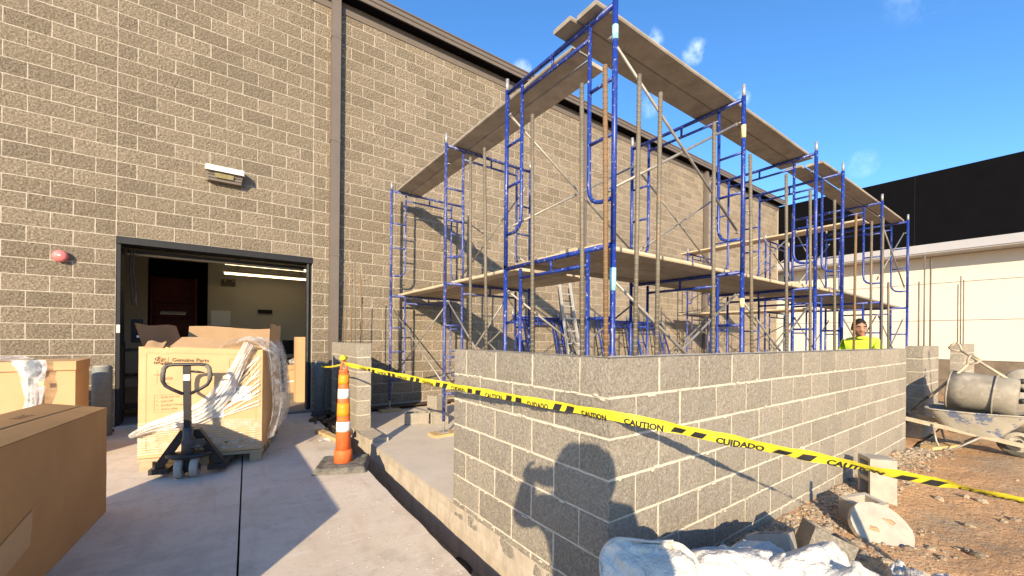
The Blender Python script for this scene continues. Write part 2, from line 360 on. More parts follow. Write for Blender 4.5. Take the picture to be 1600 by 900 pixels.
# dirt yard to the right with a rubble bank along the wall
def yard_z(x, y):
    z = -1.52 + .035*fbm(x, y, 0, .8) + .018*fbm(x, y, 4, 3.5)
    d = max(0, 1.32-y)
    z += .12*math.exp(-d*2.2)*(1 if x < 7 else max(0, 1-(x-7)))
    z += .24*math.exp(-((x-1.9)/.75)**2-((y-.95)/.5)**2) + .06*math.exp(-((x-3.2)/.8)**2-((y-.95)/.45)**2)
    return z
g = MB()
def gy(u, v):
    x = 1.56+(u**1.6)*18.4; y = 1.322-(v**1.5)*9
    return (x, y, yard_z(x, y))
structure('dirt_yard', g.grid(gy, 150, 110), M['dirt'], True)
structure('dirt_yard', MB().grid(lambda u, v: (7.66+u*5, 1.322+.22*v, -1.50+.03*fbm(u*5, v, 2, 2)), 40, 3), M['dirt'], True)
structure('dirt_yard', MB().grid(lambda u, v: (13.19+u*6.9, 1.3+7*v, -1.52+.04*fbm(u*6, v*6, 2, 1)), 20, 20), M['dirt'], True)

# rubble: hundreds of pebbles and chips along the wall foot
def rock_into(mb, c, r, flat=.6):
    rot = Matrix.Rotation(random.uniform(0, 6.28), 3, 'Z') @ Matrix.Rotation(random.uniform(-.5, .5), 3, 'X')
    mb.ball(c, (r*random.uniform(.7, 1.3), r*random.uniform(.6, 1.1), r*flat*random.uniform(.6, 1.2)), 6, 4, rot, .22)
rb = MB(); random.seed(3)
for i in range(9000):
    x = 1.6+random.random()**1.25*7.2
    y = 1.30-abs(random.gauss(0, 1))*(.30 if x < 4.6 else .13)
    if y < -.6: continue
    r = min(.036, .005+random.expovariate(1/.0055))
    rock_into(rb, (x, y, yard_z(x, y)+r*.15), r)
for i in range(160):
    x, y = random.uniform(1.62, 8), random.uniform(-.8, 1.2); r = .006+random.expovariate(1/.006)
    rock_into(rb, (x, y, yard_z(x, y)+r*.1), min(r, .035))
ro = rb.build('rubble', M['rock']); ro['kind'] = 'stuff'; tag(ro, 'broken grey and tan rubble strewn along the foot of the block wall', 'rubble')
dp = MB()
for i in range(240):
    x, y = random.uniform(-1.7, -1.1), random.uniform(6.9, 7.6)
    if i > 90: x, y = random.gauss(1.33, .09), random.uniform(5.6, 7.2)
    rock_into(dp, (x, y, dz(y)+.02), .008+random.expovariate(1/.014))
do = dp.build('loose_soil', M['dirt_dark']); do['kind'] = 'stuff'; tag(do, 'dark loose soil crumbs heaped by the bollards at the wall', 'soil')
gc = MB()
for i in range(200):
    x, y = random.uniform(.55, 1.2), random.uniform(1.6, 4.6)
    gc.ball((x, y, dz(y)+.001), (random.uniform(.002, .007), random.uniform(.002, .006), random.uniform(.001, .003)), 5, 4, None, .3)
go = gc.build('concrete_crumbs', M['slab']); go['kind'] = 'stuff'; tag(go, 'small crumbs of mortar scattered on the driveway edge', 'crumbs')

# ------------------------------------------------------------------ block pieces
BU, BV, JT = .4064, .2032, .0115
BLOCKS = {}
def block_mesh(ln, ht, th, kind, var, m, amp, faces='f', nx=7, nz=4):
    """block centred on x and z, outer face at y=0, body to y=th; rough on the faces that show"""
    key = (round(ln, 3), round(ht, 3), round(th, 3), kind, var)
    if key in BLOCKS: return BLOCKS[key]
    rnd = random.Random(hash((round(ln, 2), var)) & 0xffff)
    nx = max(2, int(round(nx*ln/.4))); mb = MB()
    def jig(u, v): return rnd.uniform(-amp, amp) + amp*1.2 if 0 < u < 1 and 0 < v < 1 else rnd.uniform(-.0009, .0007)
    x0, x1, z0, z1 = -ln/2, ln/2, -ht/2, ht/2
    off = {}; sh = {}; rj = random.Random(var*7+3)
    def P(i, k):
        if (i, k) not in off: off[(i, k)] = jig(i/nx, k/nz)
        ex = rj.uniform(-.0016, .0016) if k in (0, nz) else 0; ez = rj.uniform(-.0016, .0016) if i in (0, nx) else 0
        if (i, k) not in sh: sh[(i, k)] = (ez, ex)
        return (x0+(x1-x0)*i/nx+sh[(i, k)][0], -off[(i, k)], z0+(z1-z0)*k/nz+sh[(i, k)][1])
    for k in range(nz):
        for i in range(nx): mb.add([P(i, k), P(i+1, k), P(i+1, k+1), P(i, k+1)], [(0, 1, 2, 3)])
    e = .004
    mb.add([(x0, e, z0), (x1, e, z0), (x1, e, z1), (x0, e, z1), (x0, th, z0), (x1, th, z0), (x1, th, z1), (x0, th, z1)],
           [(0, 4, 5, 1), (3, 2, 6, 7), (0, 3, 7, 4), (1, 5, 6, 2), (5, 4, 7, 6)])
    # close the lip between rough face and body
    rim = [P(i, 0) for i in range(nx+1)]; mb.add(rim+[(p[0], e, p[2]) for p in rim], [(i+1, i, nx+1+i, nx+2+i) for i in range(nx)])
    rim = [P(i, nz) for i in range(nx+1)]; mb.add(rim+[(p[0], e, p[2]) for p in rim], [(i, i+1, nx+2+i, nx+1+i) for i in range(nx)])
    rim = [P(0, k) for k in range(nz+1)]; mb.add(rim+[(p[0], e, p[2]) for p in rim], [(i, i+1, nz+2+i, nz+1+i) for i in range(nz)])
    rim = [P(nx, k) for k in range(nz+1)]; mb.add(rim+[(p[0], e, p[2]) for p in rim], [(i+1, i, nz+1+i, nz+2+i) for i in range(nz)])
    # weld so each block is one island
    idx = {}; nv = []; mp = []
    for p in mb.v:
        q = (round(p[0], 5), round(p[1], 5), round(p[2], 5))
        if q not in idx: idx[q] = len(nv); nv.append(p)
        mp.append(idx[q])
    mb.v = nv; mb.f = [tuple(dict.fromkeys(mp[i] for i in f)) for f in mb.f]; mb.f = [f for f in mb.f if len(f) > 2]
    BLOCKS[key] = (mb, mb.mesh('block', m)); return BLOCKS[key]

# ------------------------------------------------------------------ the block building
WY, X0, ZH = 7.646, -1.1566, 1.348
bld = thing('block_building', 'tan split-face block building with a wide open delivery doorway', 'building', (0, WY, -1.3))
def bpart(name, mb, m, smooth=False, parent=None):
    o = mb.build(name, m, parent or bld, smooth)
    if parent is None: o.location = (0, -WY, 1.3)
    return o
TOPZ = 5.76; XEND = 20.08
core = MB(); cy0, cy1 = WY+.0022, WY+.2
core.span((-6.2, cy0, -1.75), (X0, cy1, TOPZ)); core.span((X0+6*BU, cy0, -1.75), (XEND, cy1, TOPZ)); core.span((X0, cy0, ZH), (X0+6*BU, cy1, TOPZ))
bpart('mortar_bed', core, M['mortar_old'])
cells = []
for k in range(-15, 22):
    zc = ZH+(k+.5)*BV; ht = BV-JT
    if k == 21: zc = (ZH+k*BV+JT/2+TOPZ)/2; ht = TOPZ-(ZH+k*BV+JT/2)-.002
    segs = [(-12.5, 0), (0, 6), (6, 31.5), (31.5, 52)]
    for a, b in segs:
        if (a, b) == (0, 6) and k < 0: continue
        first = a
        cuts = [a]; u = math.ceil(a) + (0 if k % 2 else .5)
        if u-a < .2: u += 1
        while u < b-.2: cuts.append(u); u += 1
        cuts.append(b)
        for p, q in zip(cuts, cuts[1:]): cells.append((p, q, zc, ht))
def cell_area(c):
    x = X0+(c[0]+c[1])/2*BU; p = Vector((x, WY, c[2])); d = p.dot(CF)
    if d < .5: return 0
    px = 800+631.6*p.dot(R2)/d; py = 528-631.6*p.dot(U2)/d
    if px < -35 or px > 1250 or py < -20 or py > 690: return 0
    if -1.75 < x < -.9 and c[2] < -.7 or x < -1.15 and c[2] < -.45: return 0
    return (c[1]-c[0])*c[3]/d**3
cells.sort(key=cell_area, reverse=True)
rest = MB(); rv = random.Random(5)
for i, (a, b, zc, ht) in enumerate(cells):
    ln = (b-a)*BU-JT; x = X0+(a+b)/2*BU; var = rv.randrange(6)
    src, me = block_mesh(ln, ht, .12, 'old', var, M['block_old'], .0035)
    if i < 290: put('block', me, bld, (x, rv.uniform(-.0015, .0015), zc+1.3))
    elif cell_area((a, b, zc, ht)) > 0 or x > -2.5:
        rest.add([(p[0]+x, p[1]+WY+rv.uniform(-.0015, .0015), p[2]+zc) for p in src.v], src.f)
ro = bpart('block', rest, M['block_old']); ro['kind'] = 'stuff'
# gutter, band and downpipes
bpart('wall_band', MB().span((-6, WY-.016, 5.75), (XEND, WY+.1, 6.0)), M['brown_metal'])
prof = [(-.001, 5.99), (-.20, 5.96), (-.235, 5.962), (-.240, 5.985), (-.225, 6.0), (-.225, 6.035), (-.245, 6.05), (-.245, 6.085), (-.228, 6.10), (-.228, 6.125), (-.25, 6.14), (-.25, 6.16), (-.0, 6.18)]
gm = MB(); gx = (-6.0, XEND)
gm.add([(x, WY+p[0], p[1]) for x in gx for p in prof], [(i, i+1, i+1+len(prof), i+len(prof)) for i in range(len(prof)-1)] + [tuple(range(len(prof))), tuple(reversed(range(len(prof), 2*len(prof))))])
bpart('gutter', gm, M['brown_metal'])
bpart('gutter_dark_strip', MB().span((-5.9, WY-.218, 5.945), (XEND-.02, WY-.018, 5.9595)), M['black_panel'])  # separate near-black strip laid under the brown gutter
bpart('roof_deck', MB().span((-6, WY+.1, 6.0), (XEND, WY+9, 6.15)), M['brown_metal'])
for xa in (1.61, 7.77, 13.87):
    pm = MB(); pm.span((xa-.072, WY-.135, -1.22), (xa+.072, WY-.03, 5.97))
    for zz in (-.6, 1.4, 3.4, 5.2): pm.span((xa-.078, WY-.14, zz), (xa+.078, WY-.002, zz+.035))
    bpart('downpipe', pm, M['brown_metal'])
# door frame with black seal, jamb guards, rolled-up door edge
dx0, dx1 = X0, X0+6*BU
fr = MB(); fr.span((dx0+.001, WY+.01, -1.28), (dx0+.045, WY+.32, ZH)); fr.span((dx1-.05, WY+.06, -1.28), (dx1-.002, WY+.32, ZH)); fr.span((dx0, WY-.012, ZH-.10), (dx1, WY+.32, ZH-.004))
bpart('door_frame', fr, M['black_frame'])
bpart('door_track', MB().span((dx1-.075, WY+.02, -1.28), (dx1-.052, WY+.10, ZH-.1)), M['dark_steel'])
rd = MB()
for i in range(4): rd.span((dx0+.07, WY+.33+i*.16, ZH-.165+.16*i), (dx1-.08, WY+.33+i*.16+.15, ZH-.125+.16*i))
bpart('raised_door', rd, M['black_frame'])
bpart('door_bottom_rail', MB().span((dx0+.07, WY+.325, ZH-.20), (dx1-.08, WY+.36, ZH-.172)), M['clipboard'])
ch = MB()
for s in (0, .03):
    ch.tube([(dx0+.13+s, WY+.18, ZH-.15), (dx0+.12+s, WY+.18, .9), (dx0+.14+s*1.6, WY+.18, .50), (dx0+.15+s, WY+.18, .42)], .009, 6)
bpart('pull_chain', ch, M['black_steel'])
# interior room
IY = 13.2
bpart('room_floor', MB().span((-2.4, WY-.02, -1.36), (6, 15, -1.26)), M['int_floor'])
bpart('room_ceiling', MB().span((-2.4, WY+.2, 2.7), (6, 15, 2.8)), M['ceiling_dark'])
iw = MB(); iw.span((-2.4, WY+.2, -1.26), (-2.3, 15, 2.7)); iw.span((5.9, WY+.2, -1.26), (6, 15, 2.7)); iw.span((-2.3, IY, -1.26), (-1.44, IY+.15, 2.7)); iw.span((-.26, IY, -1.26), (5.9, IY+.15, 2.7)); iw.span((-1.44, IY, 1.89), (-.26, IY+.15, 2.7))
iw.span((-2.3, WY+.21, -1.26), (dx0-.02, WY+.3, 2.7)); iw.span((dx1+.02, WY+.21, -1.26), (5.9, WY+.3, 2.7))
bpart('room_wall', iw, M['white_int'])
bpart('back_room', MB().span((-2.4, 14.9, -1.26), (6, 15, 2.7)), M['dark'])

# lit fluorescent battens in the room
for (y, z, xa, xb, lab) in ((10.7, 1.55, .05, 1.95, 'nearer lit fluorescent batten seen through the open doorway'), (12.4, 1.55, .05, 2.1, 'farther lit fluorescent batten seen through the open doorway')):
    t = thing('fluorescent_light', lab, 'light fixture', ((xa+xb)/2, y, z), 0, 'ceiling lights in the room')
    h = (xb-xa)/2
    MB().box((0, 0, .055), (2*h, .16, .05)).build('housing', M['lamp_cream'], t)
    for s in (-.045, .045): MB().tube([(-h+.03, s, .0), (h-.03, s, .0)], .017, 8).build('tube', M['tube_light'], t, True)
    for s in (-1, 1): MB().tube([(s*h*.7, 0, .08), (s*h*.7, 0, 1.14)], .006, 5).build('hanger', M['dark'], t)
# red bin rack in the back doorway
t = thing('bin_rack', 'red steel bin rack standing in the dark back doorway', 'rack', (-.95, 13.65, -1.26))
for s in (-1, 1): MB().span((s*.44-.02, -.2, 0), (s*.44+.02, .2, 2.75)).build('side_panel', M['red_rack'], t)
MB().span((-.42, .18, 0), (.42, .2, 2.75)).build('back_panel', M['red_rack'], t)
for z in (.4, .85, 1.3, 1.72, 2.1): MB().span((-.42, -.2, z), (.42, .18, z+.025)).build('shelf', M['red_rack'], t)
MB().box((-.02, -.12, 1.82), (.5, .22, .02), Matrix.Rotation(.35, 3, 'X')).build('paper_tray', M['paper'], t)
# shelf unit at the left jamb
t = thing('tool_shelf', 'dark steel shelf with boxes behind the left door jamb', 'shelf', (-.95, 8.6, -1.26))
for x in (-.3, .3):
    for y in (-.3, .3): MB().span((x-.02, y-.02, 0), (x+.02, y+.02, 1.15)).build('post', M['black_steel'], t)
for z in (.12, .6, 1.0): MB().span((-.3, -.3, z), (.3, .3, z+.03)).build('shelf', M['black_steel'], t)
o = MB().box((0, 0, .16), (.16, .2, .32)).build('stored_box', M['paper']); o.location = (-.80, 8.5, -1.11); tag(o, 'white box on the low shelf behind the left jamb', 'box')
t = thing('time_clock', 'black wall telephone mounted inside the left jamb', 'telephone', (-.98, 8.0, -.05))
MB().box((0, 0, .1), (.12, .1, .34)).build('body', M['dark'], t); MB().box((.02, -.06, .18), (.03, .02, .05)).build('key_pad', M['paper'], t); MB().box((.02, -.06, .02), (.03, .02, .03)).build('label_plate', M['paper'], t)
o = MB().box((0, 0, .055), (.035, .03, .11)).build('door_switch', M['lamp_cream']); o.location = (dx0+.035, WY-.034, .02); tag(o, 'small pale push button on the left door jamb', 'switch')
# desk, monitor and boxes on the right
t = thing('desk', 'dark desk against the right side of the room', 'desk', (1.75, 10.75, -1.26))
MB().span((-.6, -.35, .68), (.6, .35, .72)).build('top', M['dark'], t)
for x in (-.57, .57):
    for y in (-.32, .32): MB().span((x-.02, y-.02, 0), (x+.02, y+.02, .68)).build('leg', M['dark'], t)
t = thing('monitor', 'black flat computer monitor on the desk', 'monitor', (1.46, 10.9, -.538))
MB().box((0, 0, .012), (.22, .16, .02)).build('foot', M['screen'], t); MB().box((0, .03, .08), (.05, .03, .14)).build('neck', M['screen'], t); MB().box((0, 0, .27), (.52, .04, .33)).build('screen', M['screen'], t)
t = thing('carton', 'small tan carton on the floor under the desk', 'box', (1.39, 10.3, -1.26))
MB().box((0, 0, .25), (.34, .3, .5)).build('body', M['card'], t); MB().box((0, -.152, .25), (.34, .003, .03)).build('tape_strip', M['paper'], t); MB().box((0, -.02, .56), (.30, .28, .10)).build('upper_box', M['card'], t)
o = MB().ball((0, 0, .07), (.17, .13, .08), 12, 8, None, .06).build('parcel_bag', M['bag_plastic'], None, True); o.location = (1.42, 10.3, -.65); tag(o, 'clear plastic parcel lying on the small carton', 'bag')
t = thing('stacked_boxes', 'tall narrow tan carton standing just inside the right jamb', 'box', (1.16, 8.75, -1.26))
MB().box((.1, 0, .62), (.16, .3, 1.24)).build('body', M['card'], t)
o = MB().box((0, 0, .2), (.42, .02, .4)).build('notice', M['paper']); o.location = (.02, 13.18, .25); tag(o, 'white notice clipped on the back wall by the doorway', 'notice')
o = MB().box((0, 0, .05), (.34, .04, .10)).build('clip_rail', M['dark']); o.location = (1.02, 13.17, .62); tag(o, 'dark clip rail on the back wall of the room', 'rail')
t = thing('emergency_light', 'dark twin emergency light high on the back wall', 'light fixture', (.18, 13.15, 1.32))
MB().box((0, 0, .08), (.3, .08, .16)).build('body', M['ceiling_dark'], t)
for s in (-.09, .09): MB().ball((s, -.06, .13), .05, 8, 6).build('lamp_head', M['lamp_lens'], t, True)

# wall fittings
t = thing('alarm_bell', 'round red alarm bell on the block wall left of the door', 'bell', (-1.663, WY, .995))
rx = Matrix.Rotation(pi/2, 3, 'X')
MB().lathe([(.04, .0), (.04, .045)], n=16, rot=rx).build('back_box', M['bell'], t)
MB().lathe([(.076, .043), (.078, .058), (.072, .078), (.055, .092), (.03, .099), (.01, .101)], n=28, rot=rx).build('gong', M['bell'], t, True)
MB().box((0, -.102, .005), (.026, .006, .015)).build('label_plate', M['paper'], t)
t = thing('wall_light', 'cream wedge-shaped wall light above the doorway', 'light fixture', (.05, WY, 2.42))
def wedge(x, y0, y1, z0, z1, ins):
    return [(-x, y0, z1), (x, y0, z1), (x-ins, y1, z0), (-x+ins, y1, z0)]
hm = MB()
pts_b = [(-.23, 0, .10), (.23, 0, .10), (.23, 0, -.10), (-.23, 0, -.10)]
pts_f = [(-.225, -.17, .075), (.225, -.17, .075), (.20, -.11, -.10), (-.20, -.11, -.10)]
hm.add(pts_b+pts_f, [(0, 1, 5, 4), (1, 2, 6, 5), (2, 3, 7, 6), (3, 0, 4, 7), (4, 5, 6, 7)])
hm.build('housing', M['lamp_dark'], t)
cm = MB(); cm.add([(-.25, 0, .125), (.25, 0, .125), (.25, 0, .07), (-.25, 0, .07), (-.235, -.185, .108), (.235, -.185, .108), (.235, -.205, .02), (-.235, -.205, .02)], [(0, 1, 5, 4), (1, 2, 6, 5), (2, 3, 7, 6), (3, 0, 4, 7), (4, 5, 6, 7)])
cm.build('hood', M['lamp_cream'], t)
for i in range(2):
    f = .50+i*.24; y = -.17+.06*f-.006; z = .075-.175*f
    MB().box((0, y, z), (.44-.02*i, .012, .014)).build('rib', M['lamp_dark'], t)
MB().add([(-.13, -.168, .005), (.11, -.168, .005), (.10, -.150, -.06), (-.12, -.150, -.06)], [(0, 1, 2, 3)]).build('lens', M['lamp_lens'], t)

# ------------------------------------------------------------------ new grey block wall (L-shaped, hollow units laid in running bond)
CX, CY, CZ = 1.553, 1.323, -.0896
TH = .1937
nw = thing('block_wall', 'long new grey block wall with a sharp corner, tape drooping across it', 'wall', (CX, CY, CZ-8*BV))
NWZ = 8*BV
def nblock(parent, face, u0, u1, zc, ends='', ztop=NWZ, ox=0., oy=0.):
    """face R: runs along +x with outer side -y; L: runs along +y with outer side -x"""
    if u0 == 0: u0 = -.010/BU
    ln = (u1-u0)*BU-.0155; v = rv.randrange(6)
    me = block_mesh(ln, BV-.0145, TH, 'new', v, M['block_new'], .0028)[1]
    c = (u0+u1)/2*BU
    j = rv.uniform(-.0018, .0010); zc += rv.uniform(-.0015, .0015)
    if face == 'R': put('block', me, parent, (ox+c, oy+j, zc))
    else: put('block', me, parent, (ox+j, oy+c, zc), -pi/2)
def endface(parent, face, pos, zc, ox=0., oy=0.):
    me = block_mesh(TH, BV-.0145, .02, 'newend', rv.randrange(4), M['block_new'], .0028, nx=8)[1]
    if face == 'R': put('block_end', me, parent, (ox+TH/2+.002, oy+pos, zc))          # looks toward -y
    elif face == 'L': put('block_end', me, parent, (ox+pos, oy+TH/2+.002, zc), -pi/2)  # looks toward -x
    else: put('block_end', me, parent, (ox+pos, oy+TH/2+.002, zc), pi/2)               # looks toward +x
for r in range(8):
    zc = NWZ-(r+.5)*BV
    odd = r % 2
    # right run
    if not odd:
        cuts = list(range(0, 16))
        endface(nw, 'L', -.004, zc)
    else: cuts = [.5+i for i in range(15)]+[15]
    for a, b in zip(cuts, cuts[1:]): nblock(nw, 'R', a, b, zc)
    # left run (toward the building)
    if odd:
        lc = [0, 1, 2, 3, 4]
        endface(nw, 'R', -.004, zc)
    else: lc = [.5, 1.5, 2.5, 3.5, 4]
    if r < 7:
        for a, b in zip(lc, lc[1:]): nblock(nw, 'L', a, b, zc)
    endface(nw, 'E', 15*BU-JT/2+.004, zc)
mm = MB(); mm.span((.0022, .0022, 0), (15*BU-.006, TH+.008-.014, NWZ-.012)); mm.span((.0026, .0026, .2), (TH-.006, 4*BU-.006, NWZ-.0125))
mm.build('mortar_bed', M['mortar_new'], nw)
# a ragged smear of mortar along the top and squeezed joints
tp = MB()
tp.grid(lambda u, v: (.03+u*(15*BU-.06), .03+v*(TH-.06), NWZ-.004+.004*fbm(u*40, v*2, 0, 3)), 120, 3)
tp.build('top_grout', M['mortar_new'], nw)
sm = MB(); rs = random.Random(77)                          # dabs of mortar squeezed out of the joints
for i in range(240):
    r_ = rs.randrange(1, 8); zz = NWZ-r_*BV+rs.uniform(-.012, .010); a_, b_ = rs.uniform(.010, .035), rs.uniform(.004, .009)
    if i % 3: sm.ball((rs.uniform(.02, 6.05), -.0035, zz), (a_, .004, b_), 8, 5, None, .25)
    elif r_ < 7: sm.ball((-.0035, rs.uniform(.02, 1.6), zz), (.004, a_, b_), 8, 5, None, .25)
so = sm.build('mortar_dabs', M['mortar_new'], nw, True); so['kind'] = 'stuff'
# pier against the building
pr = thing('block_pier', 'short new block pier behind the orange cone', 'pier', (CX, 5.83, CZ-6*BV))
for r in range(6):
    zc = (6-r-.5)*BV
    if r % 2: cuts = [0, 1, 2, 3, 3.86]; endface(pr, 'R', -.004, zc)
    else:
        cuts = [.5, 1.5, 2.5, 3.86]; me = block_mesh(BU/2-.0155, BV-.0145, .12, 'new', 1, M['block_new'], .0028)[1]
        put('block', me, pr, (BU/4, 0, zc)); endface(pr, 'L', -.004, zc)
    for a, b in zip(cuts, cuts[1:]): nblock(pr, 'L', a, b, zc)
mm = MB(); mm.span((.0022, .0022, 0), (TH-.006, 3.86*BU, 6*BV-.012)); mm.build('mortar_bed', M['mortar_new'], pr)
# two further wall pieces beyond the door gap
def stub(x0, nb, rows, lab, top):
    w = thing('block_wall', lab, 'wall', (x0, CY, top-rows*BV))
    for r in range(rows):
        zc = (rows-r-.5)*BV
        cuts = list(range(nb+1)) if r % 2 == 0 else [0]+[i+.5 for i in range(nb)]+[nb]
        for a, b in zip(cuts, cuts[1:]): nblock(w, 'R', a, b, zc)
        endface(w, 'L', -.004, zc); endface(w, 'E', nb*BU-JT/2+.004, zc)
    mm = MB(); mm.span((.0022, .0022, 0), (nb*BU-.006, TH-.006, rows*BV-.012)); mm.build('mortar_bed', M['mortar_new'], w)
    return w
stub(8.74, 3, 7, 'short new block wall piece just past the door gap beside the wheelbarrow', -.06)
stub(12.7, 4, 7, 'farthest new block wall piece behind the wheelbarrow', -.03)

# ------------------------------------------------------------------ black and cream building at the far right
cb = thing('commercial_building', 'cream panelled building with a tall black parapet at the right', 'building', (20.1, 0, -1.6))
def cpart(name, mb, m):
    o = mb.build(name, m, cb); o.location = (-20.1, 0, 1.6); return o
xb = 20.1
xw = xb+.84
cpart('core', MB().span((xw+.03, -40, -1.5), (xb+10, 14, 5.8)), M['ceiling_dark'])
cpart('parapet', MB().span((xb, -40, 3.42), (xb+9.9, 14, 5.93)), M['black_panel'])
for y in [7.2-3.9*i for i in range(10)]: cpart('parapet_seam', MB().span((xb-.006, y-.004, 3.44), (xb-.001, y+.004, 5.92)), M['dark'])
fa = MB(); fa.span((xb-.05, -40, 3.13), (xb+1.3, 14, 3.418)); cpart('fascia', fa, M['fascia'])
fa = MB(); fa.span((xb-.01, -40, 3.09), (xb+1.3, 14, 3.128)); cpart('soffit_trim', fa, M['fascia'])
ys = [14-3.66*i for i in range(15)]; zs = [-.62, .77, 2.115, 3.089]
for y1, y0 in zip(ys, ys[1:]):
    for z0, z1 in zip(zs, zs[1:]): cpart('wall_panel', MB().span((xw, y0+.009, z0+.009), (xw+.1, y1-.009, z1-.009)), M['cream_panel'])
cpart('base_wall', MB().span((xw-.1, -40, -1.7), (xw+.2, 14, -.625)), M['base_stone'])
bw = thing('retaining_wall', 'low brown masonry strip in front of the cream building', 'wall', (17, -8, -1.7))
for i in range(60):
    MB().box((random.uniform(-.01, .01), i*.41, .52), (.3, .395, .2)).build('block', M['base_stone'], bw)
MB().span((-.14, -.2, 0), (.14, 24.5, .42)).build('lower_courses', M['base_stone'], bw)

# ------------------------------------------------------------------ scaffold
FW, FH, FR = 1.48, 1.90, .0225
def make_frame(paint):
    t = thing('scaffold_frame', 'x', 'scaffold frame', (0, 0, 0))
    for u, d in ((0, 1), (FW, -1)):
        MB().tube([(u, 0, .0), (u, 0, FH+.035)], FR, 10).build('post', M[paint], t, True)
        MB().tube([(u, 0, FH+.03), (u, 0, FH+.16)], .0185, 8).build('coupling_pin', M['bright_steel'], t, True)
        w = u+d*.27; e = u+d*.02
        MB().tube([(w, 0, FH-.03), (w-d*.002, 0, .52), (w-d*.012, 0, .46), (w-d*.045, 0, .405), (w-d*.09, 0, .38), (w-d*.14, 0, .37), (e, 0, .37)], .0175, 8).build('ladder_tube', M[paint], t, True)
        for z in (FH-.58, FH-1.02): MB().tube([(e, 0, z), (w, 0, z)], .0145, 8).build('rung', M[paint], t, True)
        for z in (FH-.24, FH-1.46): MB().tube([(e, 0, z), (u+d*.075, 0, z)], .007, 6).build('brace_stud', M['bright_steel'], t, True)
    MB().tube([(.02, 0, FH), (FW-.02, 0, FH)], .0215, 10).build('top_rail', M[paint], t, True)
    MB().tube([(.27, 0, FH-.125), (FW-.27, 0, FH-.125)], .0165, 8).build('lower_rail', M[paint], t, True)
    MB().tube([(FW/2, 0, FH-.11), (FW/2, 0, FH)], .014, 8).build('rail_spacer', M[paint], t, True)
    return t
Z1, Z2 = .745-FH, .745
YA = 2.12
frames = {'blue': [make_frame('blue'), False], 'blue_worn': [make_frame('blue_worn'), False]}
def frame(paint, x, y, z, rz, label, group):
    src, used = frames[paint]
    if not used: frames[paint][1] = True; src.location = (x, y, z); src.rotation_euler = (0, 0, rz); src['label'] = label; src['group'] = group; return src
    return dup(src, (x, y, z), rz, label, group)
pad_src = None
def foot(x, y, lab):
    t = thing('base_jack', 'steel screw jack '+lab, 'scaffold jack', (x, y, -1.345))
    MB().tube([(0, 0, .03), (0, 0, .45)], .0175, 8).build('screw', M['bright_steel'], t, True)
    MB().box((0, 0, .045), (.13, .13, .012)).build('plate', M['bright_steel'], t)
    MB().box((0, 0, .018), (.36, .24, .036)).build('wood_pad', M['lumber'], t)
XA = [2.51, 4.645, 6.80, 7.94, 10.2, 12.28]
words = ['nearest', 'second', 'third', 'fourth', 'fifth', 'sixth']
GA = 'blue scaffold frames along the front wall'
for i, x in enumerate(XA):
    pu, pl = ('blue', 'blue')
    frame(pl, x, YA, Z1, pi/2, 'lower blue scaffold frame, %s from the wall corner along the front run' % words[i], GA)
    frame(pu, x, YA, Z2, pi/2, 'upper blue scaffold frame, %s from the wall corner along the front run' % words[i], GA)
    foot(x, YA, 'under the front post of the %s front-run frame' % words[i]); foot(x, YA+FW, 'under the rear post of the %s front-run frame' % words[i])
for (y, w) in ((5.06, 'middle'), (7.24, 'rear')):
    frame('blue_worn', 2.51, y, Z1, 0, 'worn lower scaffold frame at the %s of the left run' % w, 'worn scaffold frames of the left run')
    frame('blue_worn', 2.51, y, Z2, 0, 'worn upper scaffold frame at the %s of the left run' % w, 'worn scaffold frames of the left run')
    foot(2.51, y, 'under the outer post of the %s left-run frame' % w); foot(2.51+FW, y, 'under the inner post of the %s left-run frame' % w)
XD = 11.7
for (y, w) in ((4.75, 'nearer'), (6.95, 'farther')):
    frame('blue_worn', XD, y, Z1, 0, 'lower scaffold frame at the %s end of the right-hand run' % w, 'scaffold frames of the right-hand run')
    frame('blue', XD, y, Z2, 0, 'upper scaffold frame at the %s end of the right-hand run' % w, 'scaffold frames of the right-hand run')
    foot(XD, y, 'under the outer post of the %s right-run frame' % w); foot(XD+FW, y, 'under the inner post of the %s right-run frame' % w)
# tapes and stickers on front posts (bands wrapped round the tube)
def band(x, y, z0, z1, m, lab):
    o = MB().tube([(0, 0, 0), (0, 0, z1-z0)], FR+.0025, 12).build('tape_band', M[m], None, True); o.location = (x, y, z0); tag(o, lab, 'tape')
band(2.51, YA, 2.36, 2.47, 'cyan_tape', 'cyan tape band near the top of the nearest scaffold post')
band(2.51, YA, .38, .56, 'cyan_tape', 'cyan tape band on the nearest scaffold post below the deck')
band(XA[1], YA, 2.22, 2.36, 'yellow_mark', 'white and yellow sticker high on the second front post')
band(XA[1], YA, .36, .46, 'yellow_mark', 'white and yellow sticker low on the second front post')
